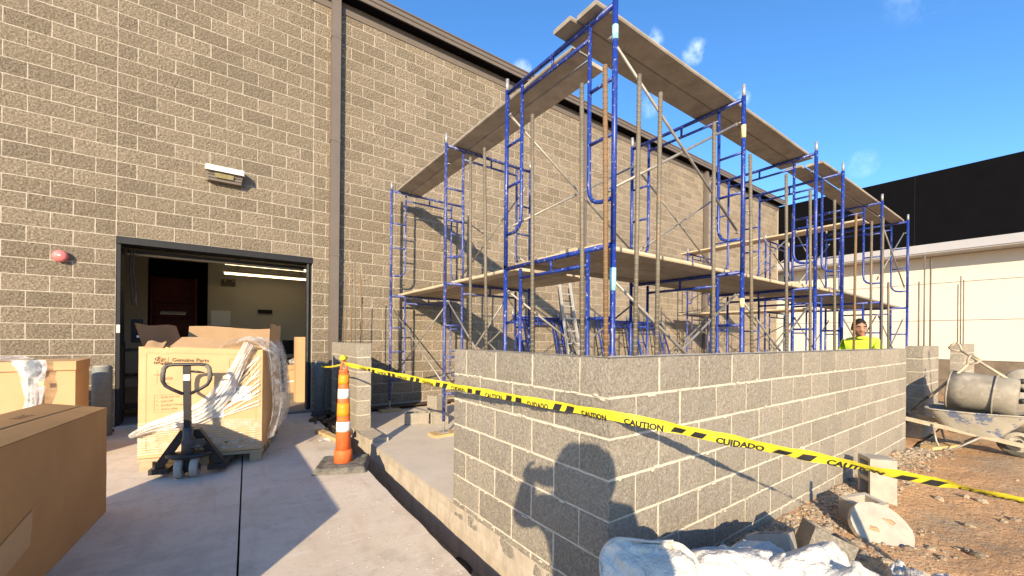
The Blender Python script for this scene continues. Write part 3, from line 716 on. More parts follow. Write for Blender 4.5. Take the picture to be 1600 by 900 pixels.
# cross braces: each crossing tube is a thing
def brace(a, b, lab, r=.0125, grp='galvanised cross braces'):
    a, b = Vector(a), Vector(b); d = (b-a)
    t = thing('cross_brace', lab, 'scaffold brace', a, 0, grp)
    e = d.normalized()*.05
    MB().tube([e, d-e], r, 8).build('tube', M['galv'], t, True)
    up = Vector((0, 0, 1)); s = d.normalized()
    MB().bar((0, 0, 0), e*1.4, .006, .03).build('flattened_end', M['galv'], t); MB().bar(d, d-e*1.4, .006, .03).build('flattened_end', M['galv'], t)
def xbrace(p, q, z, where, off):
    """two tubes crossing between posts p and q (xy), studs at z+FH-.24 and z+FH-1.46"""
    hi, lo = z+FH-.24, z+FH-1.46
    n = Vector(off)
    brace((p[0]+n.x, p[1]+n.y, hi), (q[0]+n.x, q[1]+n.y, lo), 'brace falling to the right, '+where)
    brace((p[0]+n.x*1.5, p[1]+n.y*1.5, lo), (q[0]+n.x*1.5, q[1]+n.y*1.5, hi), 'brace rising to the right, '+where)
fo, re_ = (0, .045), (0, -.045)
for i in (0, 1, 3, 4):
    a, b = XA[i], XA[i+1]; nm = '%s bay of the front run' % ('first', 'second', 'x', 'third', 'fourth')[i]
    xbrace((a, YA), (b, YA), Z1, 'lower front, '+nm, fo); xbrace((a, YA+FW), (b, YA+FW), Z1, 'lower rear, '+nm, re_)
    if i in (0, 4): xbrace((a, YA), (b, YA), Z2, 'upper front, '+nm, fo)
    xbrace((a, YA+FW), (b, YA+FW), Z2, 'upper rear, '+nm, re_)
xbrace((2.51, 7.24), (2.51, 5.06), Z1, 'lower outer side of the left run', (.045, 0))
xbrace((2.51+FW, 7.24), (2.51+FW, 5.06), Z1, 'lower inner side of the left run', (-.045, 0))
xbrace((2.51+FW, 7.24), (2.51+FW, 5.06), Z2, 'upper inner side of the left run', (-.045, 0))
xbrace((2.51, 5.06), (2.51, 3.60), Z1, 'lower bay between left run and corner frame', (.045, 0))
for s, w in ((0, 'outer'), (FW, 'inner')):
    xbrace((XD+s, 6.95), (XD+s, 4.75), Z1, 'lower %s side of the right-hand run' % w, (.045, 0)); xbrace((XD+s, 6.95), (XD+s, 4.75), Z2, 'upper %s side of the right-hand run' % w, (.045, 0))
# planks
PK = {}
def plank(a, b, w, label, m='plank', group=None, tilt=0.):
    """a, b: ends of the centre line of the underside"""
    a, b = Vector(a), Vector(b); ln = (b-a).length; th = .040; key = (round(ln, 2), round(w, 3), m)
    d = (b-a).normalized()
    if key not in PK:
        mb = MB(); n = 14; c = .012
        sec = [(-w/2, c), (-w/2+c*.7, 0), (w/2-c*.7, 0), (w/2, c), (w/2, th-c), (w/2-c, th), (-w/2+c, th), (-w/2, th-c)]
        for i in range(n+1):
            y = ln*i/n; k = .006*fbm(y, len(PK)*3.1, 0, 1.1)
            ins = .02 if i in (0, n) else 0
            for (x, z) in sec: mb.v.append((x*(1-ins*1.2/w*.5), y, z+k))
        q = len(sec)
        for i in range(n):
            for j in range(q): mb.f.append((i*q+j, i*q+(j+1) % q, (i+1)*q+(j+1) % q, (i+1)*q+j))
        mb.f += [tuple(range(q)), tuple(reversed(range(n*q, n*q+q)))]
        PK[key] = mb.mesh('plank', M[m])
    a = a+Vector((0, 0, random.uniform(0, .008))); o = put('plank', PK[key]); sx = d.cross(Vector((0, 0, 1))).normalized(); uz = sx.cross(d)
    o.matrix_world = Matrix.Translation(a) @ Matrix((sx, d, uz)).transposed().to_4x4()
    return tag(o, label, 'plank', group)
ZU = Z2+FH+.022; ZM = Z1+FH+.022
plank((2.41, 2.335, ZU), (7.02, 2.335, ZU), .235, 'outer top plank of the high front walkway above the wall corner')
plank((2.36, 2.575, ZU), (7.10, 2.575, ZU), .235, 'inner top plank of the high front walkway, its end jutting past the corner post')
plank((7.42, 2.335, ZU+.045), (12.36, 2.30, ZU+.004), .235, 'outer top plank of the farther high front walkway')
plank((7.33, 2.59, ZU+.045), (12.10, 2.58, ZU+.004), .235, 'inner top plank of the farther high front walkway')
plank((2.735, 2.72, ZU+.002), (2.725, 7.34, ZU), .235, 'outer plank of the high left walkway running to the building')
plank((2.985, 2.76, ZU+.002), (2.972, 7.38, ZU), .235, 'inner plank of the high left walkway running to the building')
wl_ = ['first', 'second', 'third', 'fourth', 'fifth']
for i in range(5):
    x = 2.84+i*.25; e = random.uniform(-.06, .06)
    plank((x-.03, 3.66+e, ZM), (x, 7.50+e, ZM), .232, '%s deck plank from the outer edge of the left mid-level deck' % wl_[i], 'plank_new', 'planks of the left mid-level deck')
for i in range(5):
    y = 2.44+i*.25; e = random.uniform(-.05, .05)
    plank((2.58+e*.5-(.03 if i == 1 else 0), y, ZM), (7.05+e, y-.01, ZM), .232, '%s deck plank from the front of the near mid-level deck' % wl_[i], 'plank_new', 'planks of the near front mid-level deck')
for i in range(5):
    y = 2.45+i*.25; e = random.uniform(-.05, .05)
    plank((6.72+e, y, ZM+.045), (8.5+e*2, y, ZM+.045), .232, '%s overlapping deck plank from the front at the middle tower' % wl_[i], 'plank_new', 'overlapping deck planks at the middle tower')
    plank((8.25+e, y, ZM+.088), (12.75-e, y-.03, ZM), .232, '%s deck plank from the front of the farther mid-level deck' % wl_[i], 'plank', 'planks of the farther front mid-level deck')
for i in range(2): plank((XD+.09+i*.25, 2.75, ZU+.05), (XD+.12+i*.25, 7.2, ZU), .235, ('outer', 'inner')[i]+' plank of the high right-hand walkway against the black parapet', 'plank_new')
for i in range(4): plank((XD+.10+i*.25, 3.8, ZM), (XD+.12+i*.25, 7.25, ZM), .235, '%s deck plank of the right-hand mid-level deck' % wl_[i], 'plank_new', 'planks of the right-hand mid-level deck')
# spare gear against the building
def ladder(loc, h, w, lean, rz, lab, m='alu'):
    t = thing('ladder', lab, 'ladder', loc, rz)
    for s in (-w/2, w/2): MB().bar((s, 0, 0), (s*.85, lean, h), .03, .065, (0, 1, 0)).build('rail', M[m], t)
    n = int(h/.3)
    for i in range(1, n): f = i/n; MB().tube([(-w/2*(1-.15*f), lean*f, h*f), (w/2*(1-.15*f), lean*f, h*f)], .014, 6).build('rung', M[m], t)
ladder((6.95, 6.85, -1.345), 2.75, .42, .55, 0, 'pale aluminium ladder leaning on the block building behind the deck')
for i, (x, y, lab) in enumerate(((5.5, 7.0, 'left'), (8.05, 6.75, 'middle'), (9.35, 6.7, 'right'))):
    o = frame('blue', x, y+.06*i, -1.33, .06*i, '%s spare blue scaffold frame leaning on the building' % lab, 'spare frames leaning on the building'); o.rotation_euler = (-.28, 0, .05); 
    o = frame('blue', x+.1, y-.1, -1.33, .06*i, '%s second spare blue scaffold frame leaning behind its neighbour' % lab, 'spare frames leaning on the building'); o.rotation_euler = (-.34, .02, .07)
random.seed(12)
for i in range(11):
    x = 6.98+i*.028+random.uniform(-.03, .03)
    brace((x, 6.45+random.uniform(-.1, .1), -1.33), (x+random.uniform(-.2, .45), 7.45, .55+random.uniform(-.25, .2)), 'loose galvanised brace in the bundle leaning by the ladder', .013, 'bundle of loose braces')

# ------------------------------------------------------------------ rebar
def rebar_mesh(h, r, m):
    mb = MB(); mb.tube([(0, 0, 0), (0, 0, h)], r, 8)
    z = .02
    while z < h-.01:
        mb.lathe([(r*.98, z-.006), (r*1.12, z), (r*.98, z+.006)], n=8); z += .03
    return mb.mesh('rebar', m, True)
RBM = {}
def rebar(x, y, z0, ztop, lx, ly, lab, rust=False, r=.0095):
    h = round(ztop-z0, 1); k = (h, rust, r)
    if k not in RBM: RBM[k] = rebar_mesh(h, r, M['rebar_rust' if rust else 'rebar'])
    o = put('rebar', RBM[k], None, (x, y, z0)); o.rotation_euler = (-ly/h, lx/h, 0); o.scale = (1, 1, (ztop-z0)/h)
    return tag(o, lab, 'rebar', 'vertical rebars standing out of the new walls')
ordw = ['first', 'second', 'third', 'fourth', 'fifth', 'sixth', 'seventh', 'eighth', 'ninth', 'tenth', 'eleventh', 'twelfth']
for i, (y, ly, zt) in enumerate(((2.865, .03, 1.478), (2.621, .055, 1.475), (2.059, .024, 1.47), (1.611, .025, 1.447))):
    rebar(1.655, y, -.15, zt, 0, ly, 'thick ribbed rebar, %s from the free left end of the new wall' % ordw[i], False, .0125)
for i, (x, xt, zt, ru) in enumerate(((1.639, 1.61, 1.42, True), (1.877, 1.894, 1.481, False), (2.077, 2.093, 1.453, False), (2.717, 2.705, 1.475, False), (3.29, 3.229, 1.402, False), (3.93, 3.889, 1.414, False),
                                     (4.466, 4.429, 1.392, False), (5.129, 5.086, 1.443, False), (5.757, 5.793, 1.427, True), (6.398, 6.40, 1.455, False), (6.878, 6.909, 1.595, False), (7.22, 7.187, .787, False))):
    rebar(x, 1.425, -.15, zt, xt-x, 0, '%s rebar%s along the front wall counted from the corner' % (ordw[i], ' with rusty brown steel' if ru else ''), ru, .0125)
for i, (x, zt) in enumerate(((9.03, .96), (9.44, 1.44), (9.95, 1.40), (12.82, 1.24), (13.2, 1.46), (13.6, 1.41))):
    rebar(x, 1.425, -.12, zt, 0, 0, '%s thin rebar against the cream building beyond the door gap' % ordw[i])
for i, (y, zt, x) in enumerate(((5.95, .95, 1.66), (6.25, 1.12, 1.64), (6.6, 1.05, 1.67), (6.9, .85, 1.65), (7.15, .95, 1.66))):
    rebar(x, y, -.2, zt, .02*(i-2), 0, '%s thin rebar standing out of the pier by the downpipe' % ordw[i], i % 2 == 0, .008)

# ------------------------------------------------------------------ left: bollards, cone, tape
def bollard(loc, h, r, m, lab):
    t = thing('bollard', lab, 'bollard', loc)
    MB().lathe([(r, -.1), (r, h-.012), (r*.96, h)], n=24).build('pipe', M[m], t, True)
    MB().lathe([(r*.9, h-.002), (r*.86, h+.012), (r*.5, h+.02), (.01, h+.022)], n=24).build('concrete_fill', M['cement'], t, True)
bollard((-1.19, 7.12, -1.27), .86, .094, 'bollard', 'pale grey pipe bollard left of the doorway behind the cartons')
bollard((1.285, 6.95, -1.285), .87, .077, 'bollard_dark', 'dark grey pipe bollard at the right door jamb with tape tied on')
c = thing('traffic_cone', 'tall orange and white channelizer cone on a black rubber base', 'traffic cone', (1.055, 4.45, dz(4.45)))
def conr(z): return .082-.036*(z/1.02)
def seg(z0, z1, m, name, e=0.):
    n = 3; MB().lathe([(conr(z0+(z1-z0)*i/n)+e, z0+(z1-z0)*i/n) for i in range(n+1)], n=24).build(name, M[m], c, True)
MB().lathe([(.09, .04), (.09, .16), (.084, .175), (.076, .18)], n=24).build('collar', M['orange'], c, True)
seg(.17, 1.0, 'orange', 'body')
for z0, z1, m in ((.37, .47, 'white_band'), (.53, .66, 'orange_band'), (.71, .81, 'white_band'), (.86, .955, 'orange_band')): seg(z0, z1, m, 'reflective_band', .003)
MB().tube([(-.027, 0, .99), (-.027, 0, 1.04), (-.02, 0, 1.08), (0, 0, 1.095), (.02, 0, 1.08), (.027, 0, 1.04), (.027, 0, .99)], .012, 8).build('grab_handle', M['orange'], c, True)
MB().lathe([(.05, .98), (.047, 1.005), (.03, 1.01)], n=20).build('cap', M['orange'], c, True)
bm = MB(); rzb = Matrix.Rotation(-.38, 3, 'Z')
def base_fn(u, v):
    x, y = (u-.5)*.5, (v-.5)*.5; e = max(abs(u-.5), abs(v-.5))*2
    k = .82 if e > .97 else 1
    p = rzb @ Vector((x*(1+.04*fbm(u*4, v*4, 1)), y*(1+.04*fbm(u*4, v*4, 7)), 0)); return (p.x, p.y, (.052 if e < .93 else .002)+.006*fbm(u*5, v*5, 3)-(.0 if e < .6 or e > .75 else .012))
bm.grid(base_fn, 22, 22); bm.build('rubber_base', M['rubber'], c, True)

def ribbon(name, pts, w, up, mat_, parent, n=60, sag=0., wav=.004):
    a, b = Vector(pts[0]), Vector(pts[1]); ua, ub = Vector(up[0]).normalized(), Vector(up[1]).normalized(); wa, wb = (w, w) if not hasattr(w, '__len__') else w
    nd = (b-a).normalized()
    def P(f, s, lift=0.):
        p = a.lerp(b, f); p = p - Vector((0, 0, 1))*sag*4*f*(1-f); u = ua.lerp(ub, f).normalized(); nn_ = nd.cross(u).normalized()
        ww = wa+(wb-wa)*f
        return p + u*ww*s + nn_*(wav*sin(f*40+s*3)+wav*.6*sin(f*95)*s*2+lift)
    mb = MB(); mb.grid(lambda u, v: P(u, v-.5), n, 3)
    o = mb.build(name, M[mat_], parent, True)
    return P
tp = thing('caution_tape', 'yellow caution tape printed with black words, strung from bollard past cone and wall corner', 'tape', (1.03, 4.42, -.27))
TPI = Matrix.Translation((-1.03, -4.42, .27))
def tape_run(a, b, w, up, sag, words_, size, start, pitch, side, yo=-.02, wav=.004):
    P = ribbon('tape_strip', (a, b), w, up, 'tape', tp, sag=sag, wav=wav)
    ln = (Vector(b)-Vector(a)).length; wa = w if not hasattr(w, '__len__') else w[0]
    x = start; i = 0
    def put_mb(mb, nm):
        o = mb.build(nm, M['ink'], tp); return o
    while x < ln-.12:
        wd = words_[i % len(words_)]
        fn = lambda X, Y, x=x: P(min(1, (x+X)/ln), (Y+yo)/wa, side*.0025)
        m = text_mb(wd, size, None, 1.0, .004*size/.1)
        wx = max(p[0] for p in m.v); m.v = [tuple(fn(p[0], p[1])) for p in m.v]; put_mb(m, 'printed_word')
        x2 = x+wx+.03
        for k in range(2):                               # slanted bars between the words
            q = [(x2+k*.085, -.022), (x2+.05+k*.085, -.022), (x2+.068+k*.085, .012), (x2+.018+k*.085, .012)]
            if q[2][0] < ln: put_mb(MB().grid(lambda u, v: P((q[0][0]+.05*u+.018*v)/ln, (-.021+.030*v)/wa, side*.003), 10, 4), 'slanted_bar')
        x = x2+.19; i += 1
    return P
CT = (1.545, 1.306, -.372)
tape_run((1.285, 6.87, -.47), (1.055, 4.49, -.29), .022, ((.2, 0, 1), (.2, 0, 1)), .02, [], .05, 99, 1, 1)
tape_run((1.055, 4.43, -.285), CT, (.042, .050), ((-.25, 0, 1), (-.2, -.05, 1)), .012, ['CUIDADO', 'CAUTION'], .034, .35, 1, 1, -.025, .005)
tape_run(CT, (2.62, -.47, -.632), (.054, .042), ((-.1, -.1, 1), (-1.3, -1.6, .50)), .0, ['CAUTION', 'CUIDADO'], .040, .06, 1, 1, -.026, .005)
kn = MB(); kn.ball((.01, .0, .045), (.04, .035, .03), 8, 6, None, .2); kn.build('knot', M['tape'], tp, True)
for o in tp.children: o.matrix_local = TPI @ o.matrix_local if not o.name.startswith('knot') else Matrix.Translation((0, 0, 0))
st = thing('wood_stake', 'wooden stake holding the far end of the caution tape', 'stake', (2.64, -.5, -1.55))
MB().box((0, 0, .55), (.04, .04, 1.15)).build('shaft', M['lumber'], st); MB().lathe([(.028, -.1), (.001, -.25)], n=4).build('point', M['lumber'], st)

# ------------------------------------------------------------------ cartons on the left
# long brown carton in the foreground
def long_carton():
    ax = Vector((-.084, -.996, 0)).normalized(); wx = Vector((-.996, .084, 0)).normalized()
    t = thing('long_carton', 'long plain brown cardboard box lying in the left foreground', 'box', (-.694, 4.32, dz(4.32)))
    n = 30; LN = 2.95; WD = .33
    def bow(f): return .012*sin(pi*f)
    def P(f, s, q):                                      # f along, s across, q height 0..1
        p = ax*LN*f + wx*WD*s
        zb = dz(4.32+p.y)-dz(4.32)+.002; zt = .795+.057*s + .074*f; p = p + wx*.10*f*(1-q)
        d_ = .010*fbm(f*LN, q*1.2, s, 1.3)*sin(pi*q)
        p = p + wx*d_
        out = -wx*(bow(f)*sin(pi*q)) if s < .5 else wx*(bow(f)*sin(pi*q))
        return p + out + Vector((0, 0, zb+(zt-zb)*q + (.012*sin(pi*f)*sin(pi*s) if q > .99 else 0)))
    side = MB()
    side.grid(lambda u, v: P(1-u, 0, v), n, 8); side.grid(lambda u, v: P(u, 1, v), n, 8); side.grid(lambda u, v: P(0, u, v), 4, 8); side.grid(lambda u, v: P(1, 1-u, v), 4, 8)
    side.build('side_walls', M['card_brown'], t, False)
    # two lid flaps that meet along the middle
    for s0, s1 in ((0, .492), (.508, 1)):
        MB().grid(lambda u, v: P(1-u, s0+(s1-s0)*v, 1)+Vector((0, 0, .003)), n, 3).build('lid_flap', M['card_brown'], t)
    MB().grid(lambda u, v: P(u*.985+.008, .42+.16*v, 1)+Vector((0, 0, .0055)), n, 2).build('packing_tape', M['card_brown'], t)
    # lettering on the lid and a patch on the side
    def lid(X, Y): f = .20+X/LN; return P(f, .55+Y/WD, 1)+Vector((0, 0, .008))
    m = text_mb('ZWII 8', .06, lid); m.build('printed_word', M['ink'], t)
    MB().grid(lambda u, v: P(.385+.16*u, .0, .33+.22*v-.14*u)-wx*.004, 2, 2).build('pale_patch', M['card'], t)  # lighter slanted patch on the side wall
    return t
long_carton()
# sunlit carton behind it
t = thing('carton', 'sunlit tan carton by the wall behind the long brown box', 'box', (-1.2, 6.0, dz(6.0)), .02)
MB().box((-.65, .3, .47), (1.3, .6, .94)).build('body', M['card'], t)
MB().box((-.65, .29, .985), (1.316, .625, .09)).build('lid', M['card'], t)
MB().box((-.65, -.026, .5), (.003, .002, .8)).build('seam', M['card_dark'], t)
t = thing('plastic_bag', 'clear plastic bag with blue-grey parts hung over the sunlit carton', 'bag', (-1.49, 5.955, -.76))
def bagfn(u, v):
    a = 2*pi*u; w = .05+.055*v**1.5; k = 1+.16*sin(a*5+v*9)+.1*sin(a*3-v*5)
    return Vector((w*cos(a)*k+.03*sin(v*4), .026*sin(a)*k-.02, v*.5))
MB().grid(bagfn, 26, 18).build('bag_film', M['bag_plastic'], t, True)
MB().ball((.015, -.01, .42), (.06, .02, .09), 10, 7).build('blue_part', M['bollard_dark'], t, True)
MB().box((.075, -.03, .27), (.035, .01, .04)).build('yellow_tag', M['tape'], t)
for s in (-.012, .02): MB().tube([(s, -.02, .03), (s*.5, -.02, .34)], .009, 6).build('rod', M['dark_steel'], t)
o = MB().grid(lambda u, v: (-.7*u, .02+.3*v+.03*sin(u*9), .02+.012*sin(u*17+v*5)+.014*sin(v*13+u*6)), 24, 10).build('plastic_sheet', M['bag_plastic'], None, True)
o.location = (-1.55, 5.95, -.272); tag(o, 'crumpled clear plastic sheet lying on top of the sunlit carton', 'plastic sheet')

# big carton on a pallet with stretch film
xa = Vector((1.015, -.239, 0)).normalized(); ca = math.atan2(xa.y, xa.x)
CW, CD, CB, CT_ = 1.035, 1.26, .125, 1.215
pal = thing('pallet', 'worn wooden pallet under the big wrapped carton', 'pallet', (-.635, 5.294, dz(5.2)), ca)
for y in (.05, .63, 1.21):
    for x in (.06, CW/2, CW-.06): MB().box((x, y, .055), (.10, .09, .068)).build('block', M['pallet_wood'], pal)
for x in (.06, CW/2, CW-.06): MB().box((x, .63, .011), (.1, CD, .02)).build('bottom_board', M['pallet_wood'], pal)
for i in range(7): MB().box((CW/2, .05+i*1.16/6, .1055), (CW+.01, .115, .03)).build('deck_board', M['pallet_wood'], pal)
ct = thing('big_carton', 'big torn tan shipping carton with printed front on a pallet', 'box', (-.635, 5.294, dz(5.2)), ca)
HT = CT_-CB
def bulge(u, v): return .016*sin(pi*u)*sin(pi*v)+.004*fbm(u*3, v*3, 2)
def top_z(u): return CT_-.045*max(0, u-.25)-.02*math.exp(-((u-.19)/.06)**2)*abs(sin(u*60))
fw = MB(); fw.grid(lambda u, v: (u*CW, -bulge(u, v), CB+(top_z(u)-CB)*v), 48, 20); fw.build('front_panel', M['card'], ct)
sw = MB()
sw.grid(lambda u, v: (CW+bulge(u, v), u*CD, CB+(top_z(1)-CB)*v), 16, 12); sw.grid(lambda u, v: (-bulge(u, v), (1-u)*CD, CB+HT*v), 16, 12); sw.grid(lambda u, v: ((1-u)*CW, CD+bulge(u, v), CB+HT*v), 8, 8)
sw.grid(lambda u, v: (u*CW, v*CD, CB+.004), 1, 1)
sw.build('side_panels', M['card'], ct)
# flaps: front one folded half open, left one raised, right and back standing
def flap(name, p0, p1, out, lift, w, m, rag=.012):
    p0, p1 = Vector(p0), Vector(p1); d = Vector(out)*cos(lift)+Vector((0, 0, 1))*sin(lift)
    ln = (p1-p0).length
    mb = MB()
    for s in (0, .006):
        nrm = (p1-p0).cross(d).normalized()*s
        mb.grid(lambda u, v: p0.lerp(p1, u)+d*w*v*(1+rag*2*fbm(u*6, 3, 1))+nrm+Vector((0, 0, .01*sin(u*7)*v)), 14, 5)
    return mb.build(name, M[m], ct)
flap('flap', (.02, CD, CT_-.01), (CW-.02, CD, CT_-.03), (0, .55, 0), 1.15, .26, 'card_dark')
flap('flap', (-.0, CD-.1, CT_), (0, .10, CT_), (-.35, .05, 0), .85, .30, 'card_dark')
flap('flap', (.24, .0, CT_-.006), (CW-.01, .0, CT_-.045), (0, 1, 0), .28, .34, 'card')
flap('flap', (CW, .4, CT_-.045), (CW, CD-.05, CT_-.04), (.15, 0, 0), 1.35, .30, 'card')
flap('flap', (.04, .0, CT_-.01), (.19, .0, CT_-.015), (0, 1, 0), .6, .10, 'card_dark', .05)
def face(x, z, e=.004):                                   # a point just proud of the front panel (x from left, z above carton bottom)
    u, v = x/CW, z/HT; return (x, -bulge(max(0, min(1, u)), max(0, min(1, v)))-e, CB+z*(top_z(u)-CB)/HT)
def line_on(pts, w, m, nm):
    mb = MB()
    for (a, b) in zip(pts, pts[1:]):
        a, b = Vector((a[0], a[1])), Vector((b[0], b[1])); d = (b-a); ln = d.length; n = Vector((-d.y, d.x))/ln*w/2; k = max(1, int(ln/.05))
        for i in range(k):
            p, q = a+d*i/k, a+d*(i+1)/k
            mb.add([face(*(p-n)), face(*(q-n)), face(*(q+n)), face(*(p+n))], [(0, 1, 2, 3)])
    return mb.build(nm, M[m], ct)
def word(body, x, z, size, m, nm='printed_word', e=.004, bold=.0, sp=1., sx=1.):
    mb = text_mb(body, size, lambda X, Y: face(x+X*sx, z+Y, e), sp, bold); return mb.build(nm, M[m], ct)
# stitched cut line round the panel
ds = MB()
def dash(x0, z0, x1, z1):
    n = int(Vector((x1-x0, z1-z0)).length/.022)
    for i in range(n):
        a, b = i/n, (i+.55)/n
        h = .0022
        p = [(x0+(x1-x0)*f, z0+(z1-z0)*f) for f in (a, b)]
        if abs(x1-x0) > abs(z1-z0): ds.add([face(p[0][0], p[0][1]-h), face(p[1][0], p[1][1]-h), face(p[1][0], p[1][1]+h), face(p[0][0], p[0][1]+h)], [(0, 1, 2, 3)])
        else: ds.add([face(p[0][0]-h, p[0][1]), face(p[0][0]+h, p[0][1]), face(p[1][0]+h, p[1][1]), face(p[1][0]-h, p[1][1])], [(0, 1, 2, 3)])
dash(.06, 1.03, .98, 1.03); dash(.06, .07, .06, 1.03); dash(.98, .07, .98, 1.03); dash(.06, .07, .98, .07)
ds.build('cut_line', M['print_faint'], ct)
# maker's mark: slanted H in an oval, wordmark under it
ov = MB()
def oval(cx_, cz_, ra, rb_, w):
    n = 36
    for i in range(n):
        q = []
        for a, k in ((i, 1), (i+1, 1), (i+1, 0), (i, 0)):
            t_ = 2*pi*a/n; rr = (ra, rb_) if k else (ra-w, rb_-w*.8)
            q.append(face(cx_+rr[0]*cos(t_), cz_+rr[1]*sin(t_)))
        ov.add(q, [(3, 2, 1, 0)])
oval(.168, .975, .043, .021, .006)
def strip(pts, w):
    for a, b in zip(pts, pts[1:]):
        a, b = Vector(a), Vector(b); n = Vector((-(b-a).y, (b-a).x)).normalized()*w/2
        ov.add([face(*(a-n)), face(*(b-n)), face(*(b+n)), face(*(a+n))], [(0, 1, 2, 3)])
strip([(.143, .961), (.150, .974), (.160, .989)], .008); strip([(.176, .960), (.187, .976), (.194, .990)], .008); strip([(.152, .971), (.168, .977), (.184, .973)], .007)
ov.build('emblem', M['print'], ct)
word('HYUNDAI', .120, .926, .030, 'print', bold=.0015, sp=1.05)
line_on([(.232, .915), (.232, 1.0)], .0025, 'print', 'rule')
word('Genuine Parts', .262, .943, .053, 'print', bold=.0008)
word('Cube', .12, .81, .026, 'print_faint'); line_on([(.145, .87), (.145, .72)], .0018, 'print_faint', 'rule')
word('55s', .21, .725, .026, 'print_faint')
MB().add([face(.215, .765), (face(.265, .765)), face(.265, .79), face(.215, .79)], [(0, 1, 2, 3)]).build('ink_patch', M['print_faint'], ct)
line_on([(.125, .62), (.56, .62), (.56, .45), (.125, .45), (.125, .62)], .002, 'print_faint', 'rule')
for i, s in enumerate(('Keep box dry', 'Use a lift', 'Product Damage Call', 'Work safely')):
    word('\u2022', .14, .595-i*.04-.008, .034, 'print_faint'); word(s, .178, .590-i*.04, .027, 'print_faint')
for x in (.36, .72): MB().add([face(x-.022, .115), face(x, .085), face(x+.022, .115)], [(0, 1, 2)]).build('printed_triangle', M['print'], ct)
word('LSS', .83, .10, .032, 'print_faint')
# paper labels
def label(x0, z0, x1, z1, nm='paper_label'):
    return MB().grid(lambda u, v: face(x0+(x1-x0)*u, z0+(z1-z0)*v, .0035), 4, 3).build(nm, M['paper'], ct)
label(.70, .54, .93, .69); label(.445, .37, .70, .51)
for i, s in enumerate(('PART', 'NO.')): word(s, .71, .645-i*.05, .045, 'ink', e=.006)
for i, s in enumerate(('86511-', 'HYUNDAI', '  8 PCS')): word(s, .80, .65-i*.045, .04, 'ink', e=.006)
word('832', .80, .80, .085, 'print', e=.006)
line_on([(.71, .58), (.79, .58)], .004, 'ink', 'rule'); line_on([(.71, .56), (.78, .56)], .003, 'ink', 'rule')
for i in range(5): word(('MTG YARD', '1 2 8 8 4 1  8', '( 8 )  8 8 8 4', '8 1 1 8 8 1', 'M X')[i], .452, .475-i*.024, .022, 'ink', e=.006)
line_on([(.74, .98), (.95, .98), (.95, .76), (.74, .76), (.74, .98)], .003, 'print_faint', 'rule')
# stretch film: gathered swag across the front, sheet over the right corner, tight bands below
fl = thing('stretch_film', 'clear stretch film bunched across the front and right corner of the big carton', 'plastic wrap', (-.635, 5.294, dz(5.2)), ca)
random.seed(21)
pa = [(-.035, .36), (.12, .435), (.30, .475), (.46, .52), (.60, .62), (.70, .76), (.79, .93), (.87, 1.12), (.93, 1.25)]
def curve(pts, f):
    g_ = f*(len(pts)-1); i = min(int(g_), len(pts)-2); r = g_-i
    p0 = pts[max(i-1, 0)]; p1 = pts[i]; p2 = pts[i+1]; p3 = pts[min(i+2, len(pts)-1)]
    return tuple(.5*((2*b)+(-a+c_)*r+(2*a-5*b+4*c_-d)*r*r+(-a+3*b-3*c_+d)*r**3) for a, b, c_, d in zip(p0, p1, p2, p3))
def wid(f): return .05+.13*sin(min(1, f*1.15)*pi)**1.2+.06*f
def swag(u, v):
    p = curve(pa, u); q = curve(pa, min(1, u+.01)); q0 = curve(pa, max(0, u-.01)); d = Vector((q[0]-q0[0], q[1]-q0[1])).normalized(); n = Vector((-d.y, d.x))
    x, z = p[0]+n.x*(v-.5)*wid(u), p[1]+n.y*(v-.5)*wid(u)
    return (x, -.035-.020*abs(noise.noise(Vector((u*3.1, v*9, 1))))*2-.012*noise.noise(Vector((u*6, v*24, 4)))-.010*sin(v*37+u*9+3*noise.noise(Vector((u*4, v*2, 0))))-.03*sin(pi*v), z)
for k, (sc, mt) in enumerate(((1., 'film_dense'), (.8, 'film_dense'))):
    MB().grid(lambda u, v: Vector(swag(u, .5+(v-.5)*sc))+Vector((0, -.012*k, 0)), 60, 26).build('gathered_swag', M[mt], fl, True)
# fans of taut strands at the right
for i in range(16):
    z0 = .50+i*.012; a = Vector((.60+random.uniform(-.06, .08), -.03, z0-.04-.25*random.random()*(i/16))); b = Vector((1.01, -.03, .60+i*.034+random.uniform(-.02, .02)))
    w = random.uniform(.006, .02)
    MB().grid(lambda u, v: a.lerp(b, u)+Vector((0, -.004*sin(u*5)-.004*abs(v-.5), (v-.5)*w*(.3+u))), 8, 2).build('taut_strand', M['film_dense'], fl, True)
for i in range(15):                                       # horizontal wraps round the bottom
    z = .16+i*.021
    MB().grid(lambda u, v: Vector((.005+u*1.03, -.026-.006*sin(u*9+i)-.003*v, z+v*.014+.02*sin(u*4+i*.5)*.5)), 14, 1).build('wrap_band', M['film'], fl, True)
def drape(u, v):                                          # sheet hanging over the top right edge and down the side
    a = u*1.0; y = -.05+1.25*u
    prof_ = [(.80, 1.27), (.93, 1.30), (1.04, 1.24), (1.10, 1.05), (1.13, .80), (1.15, .55), (1.13, .35), (1.11, .24)]
    p = curve(prof_, v); k = .02*sin(u*23+v*6)+.015*sin(u*51+v*11)
    return Vector((p[0]+k+.12*sin(pi*v)*sin(pi*min(1, u*1.1))*(v > .2)*.5, y, p[1]+.02*sin(u*9)*(1-v)))
MB().grid(drape, 60, 30).build('hanging_sheet', M['film'], fl, True)
def hood(u, v):
    x = .66+.45*u; z = 1.20+.10*sin(pi*min(1, u*1.1))-.18*max(0, u-.75)
    return Vector((x, -.04+v*.75+.02*sin(u*19), z+.02*sin(v*11+u*7)+.012*sin(v*31)))
MB().grid(hood, 30, 30).build('hood_sheet', M['film'], fl, True)

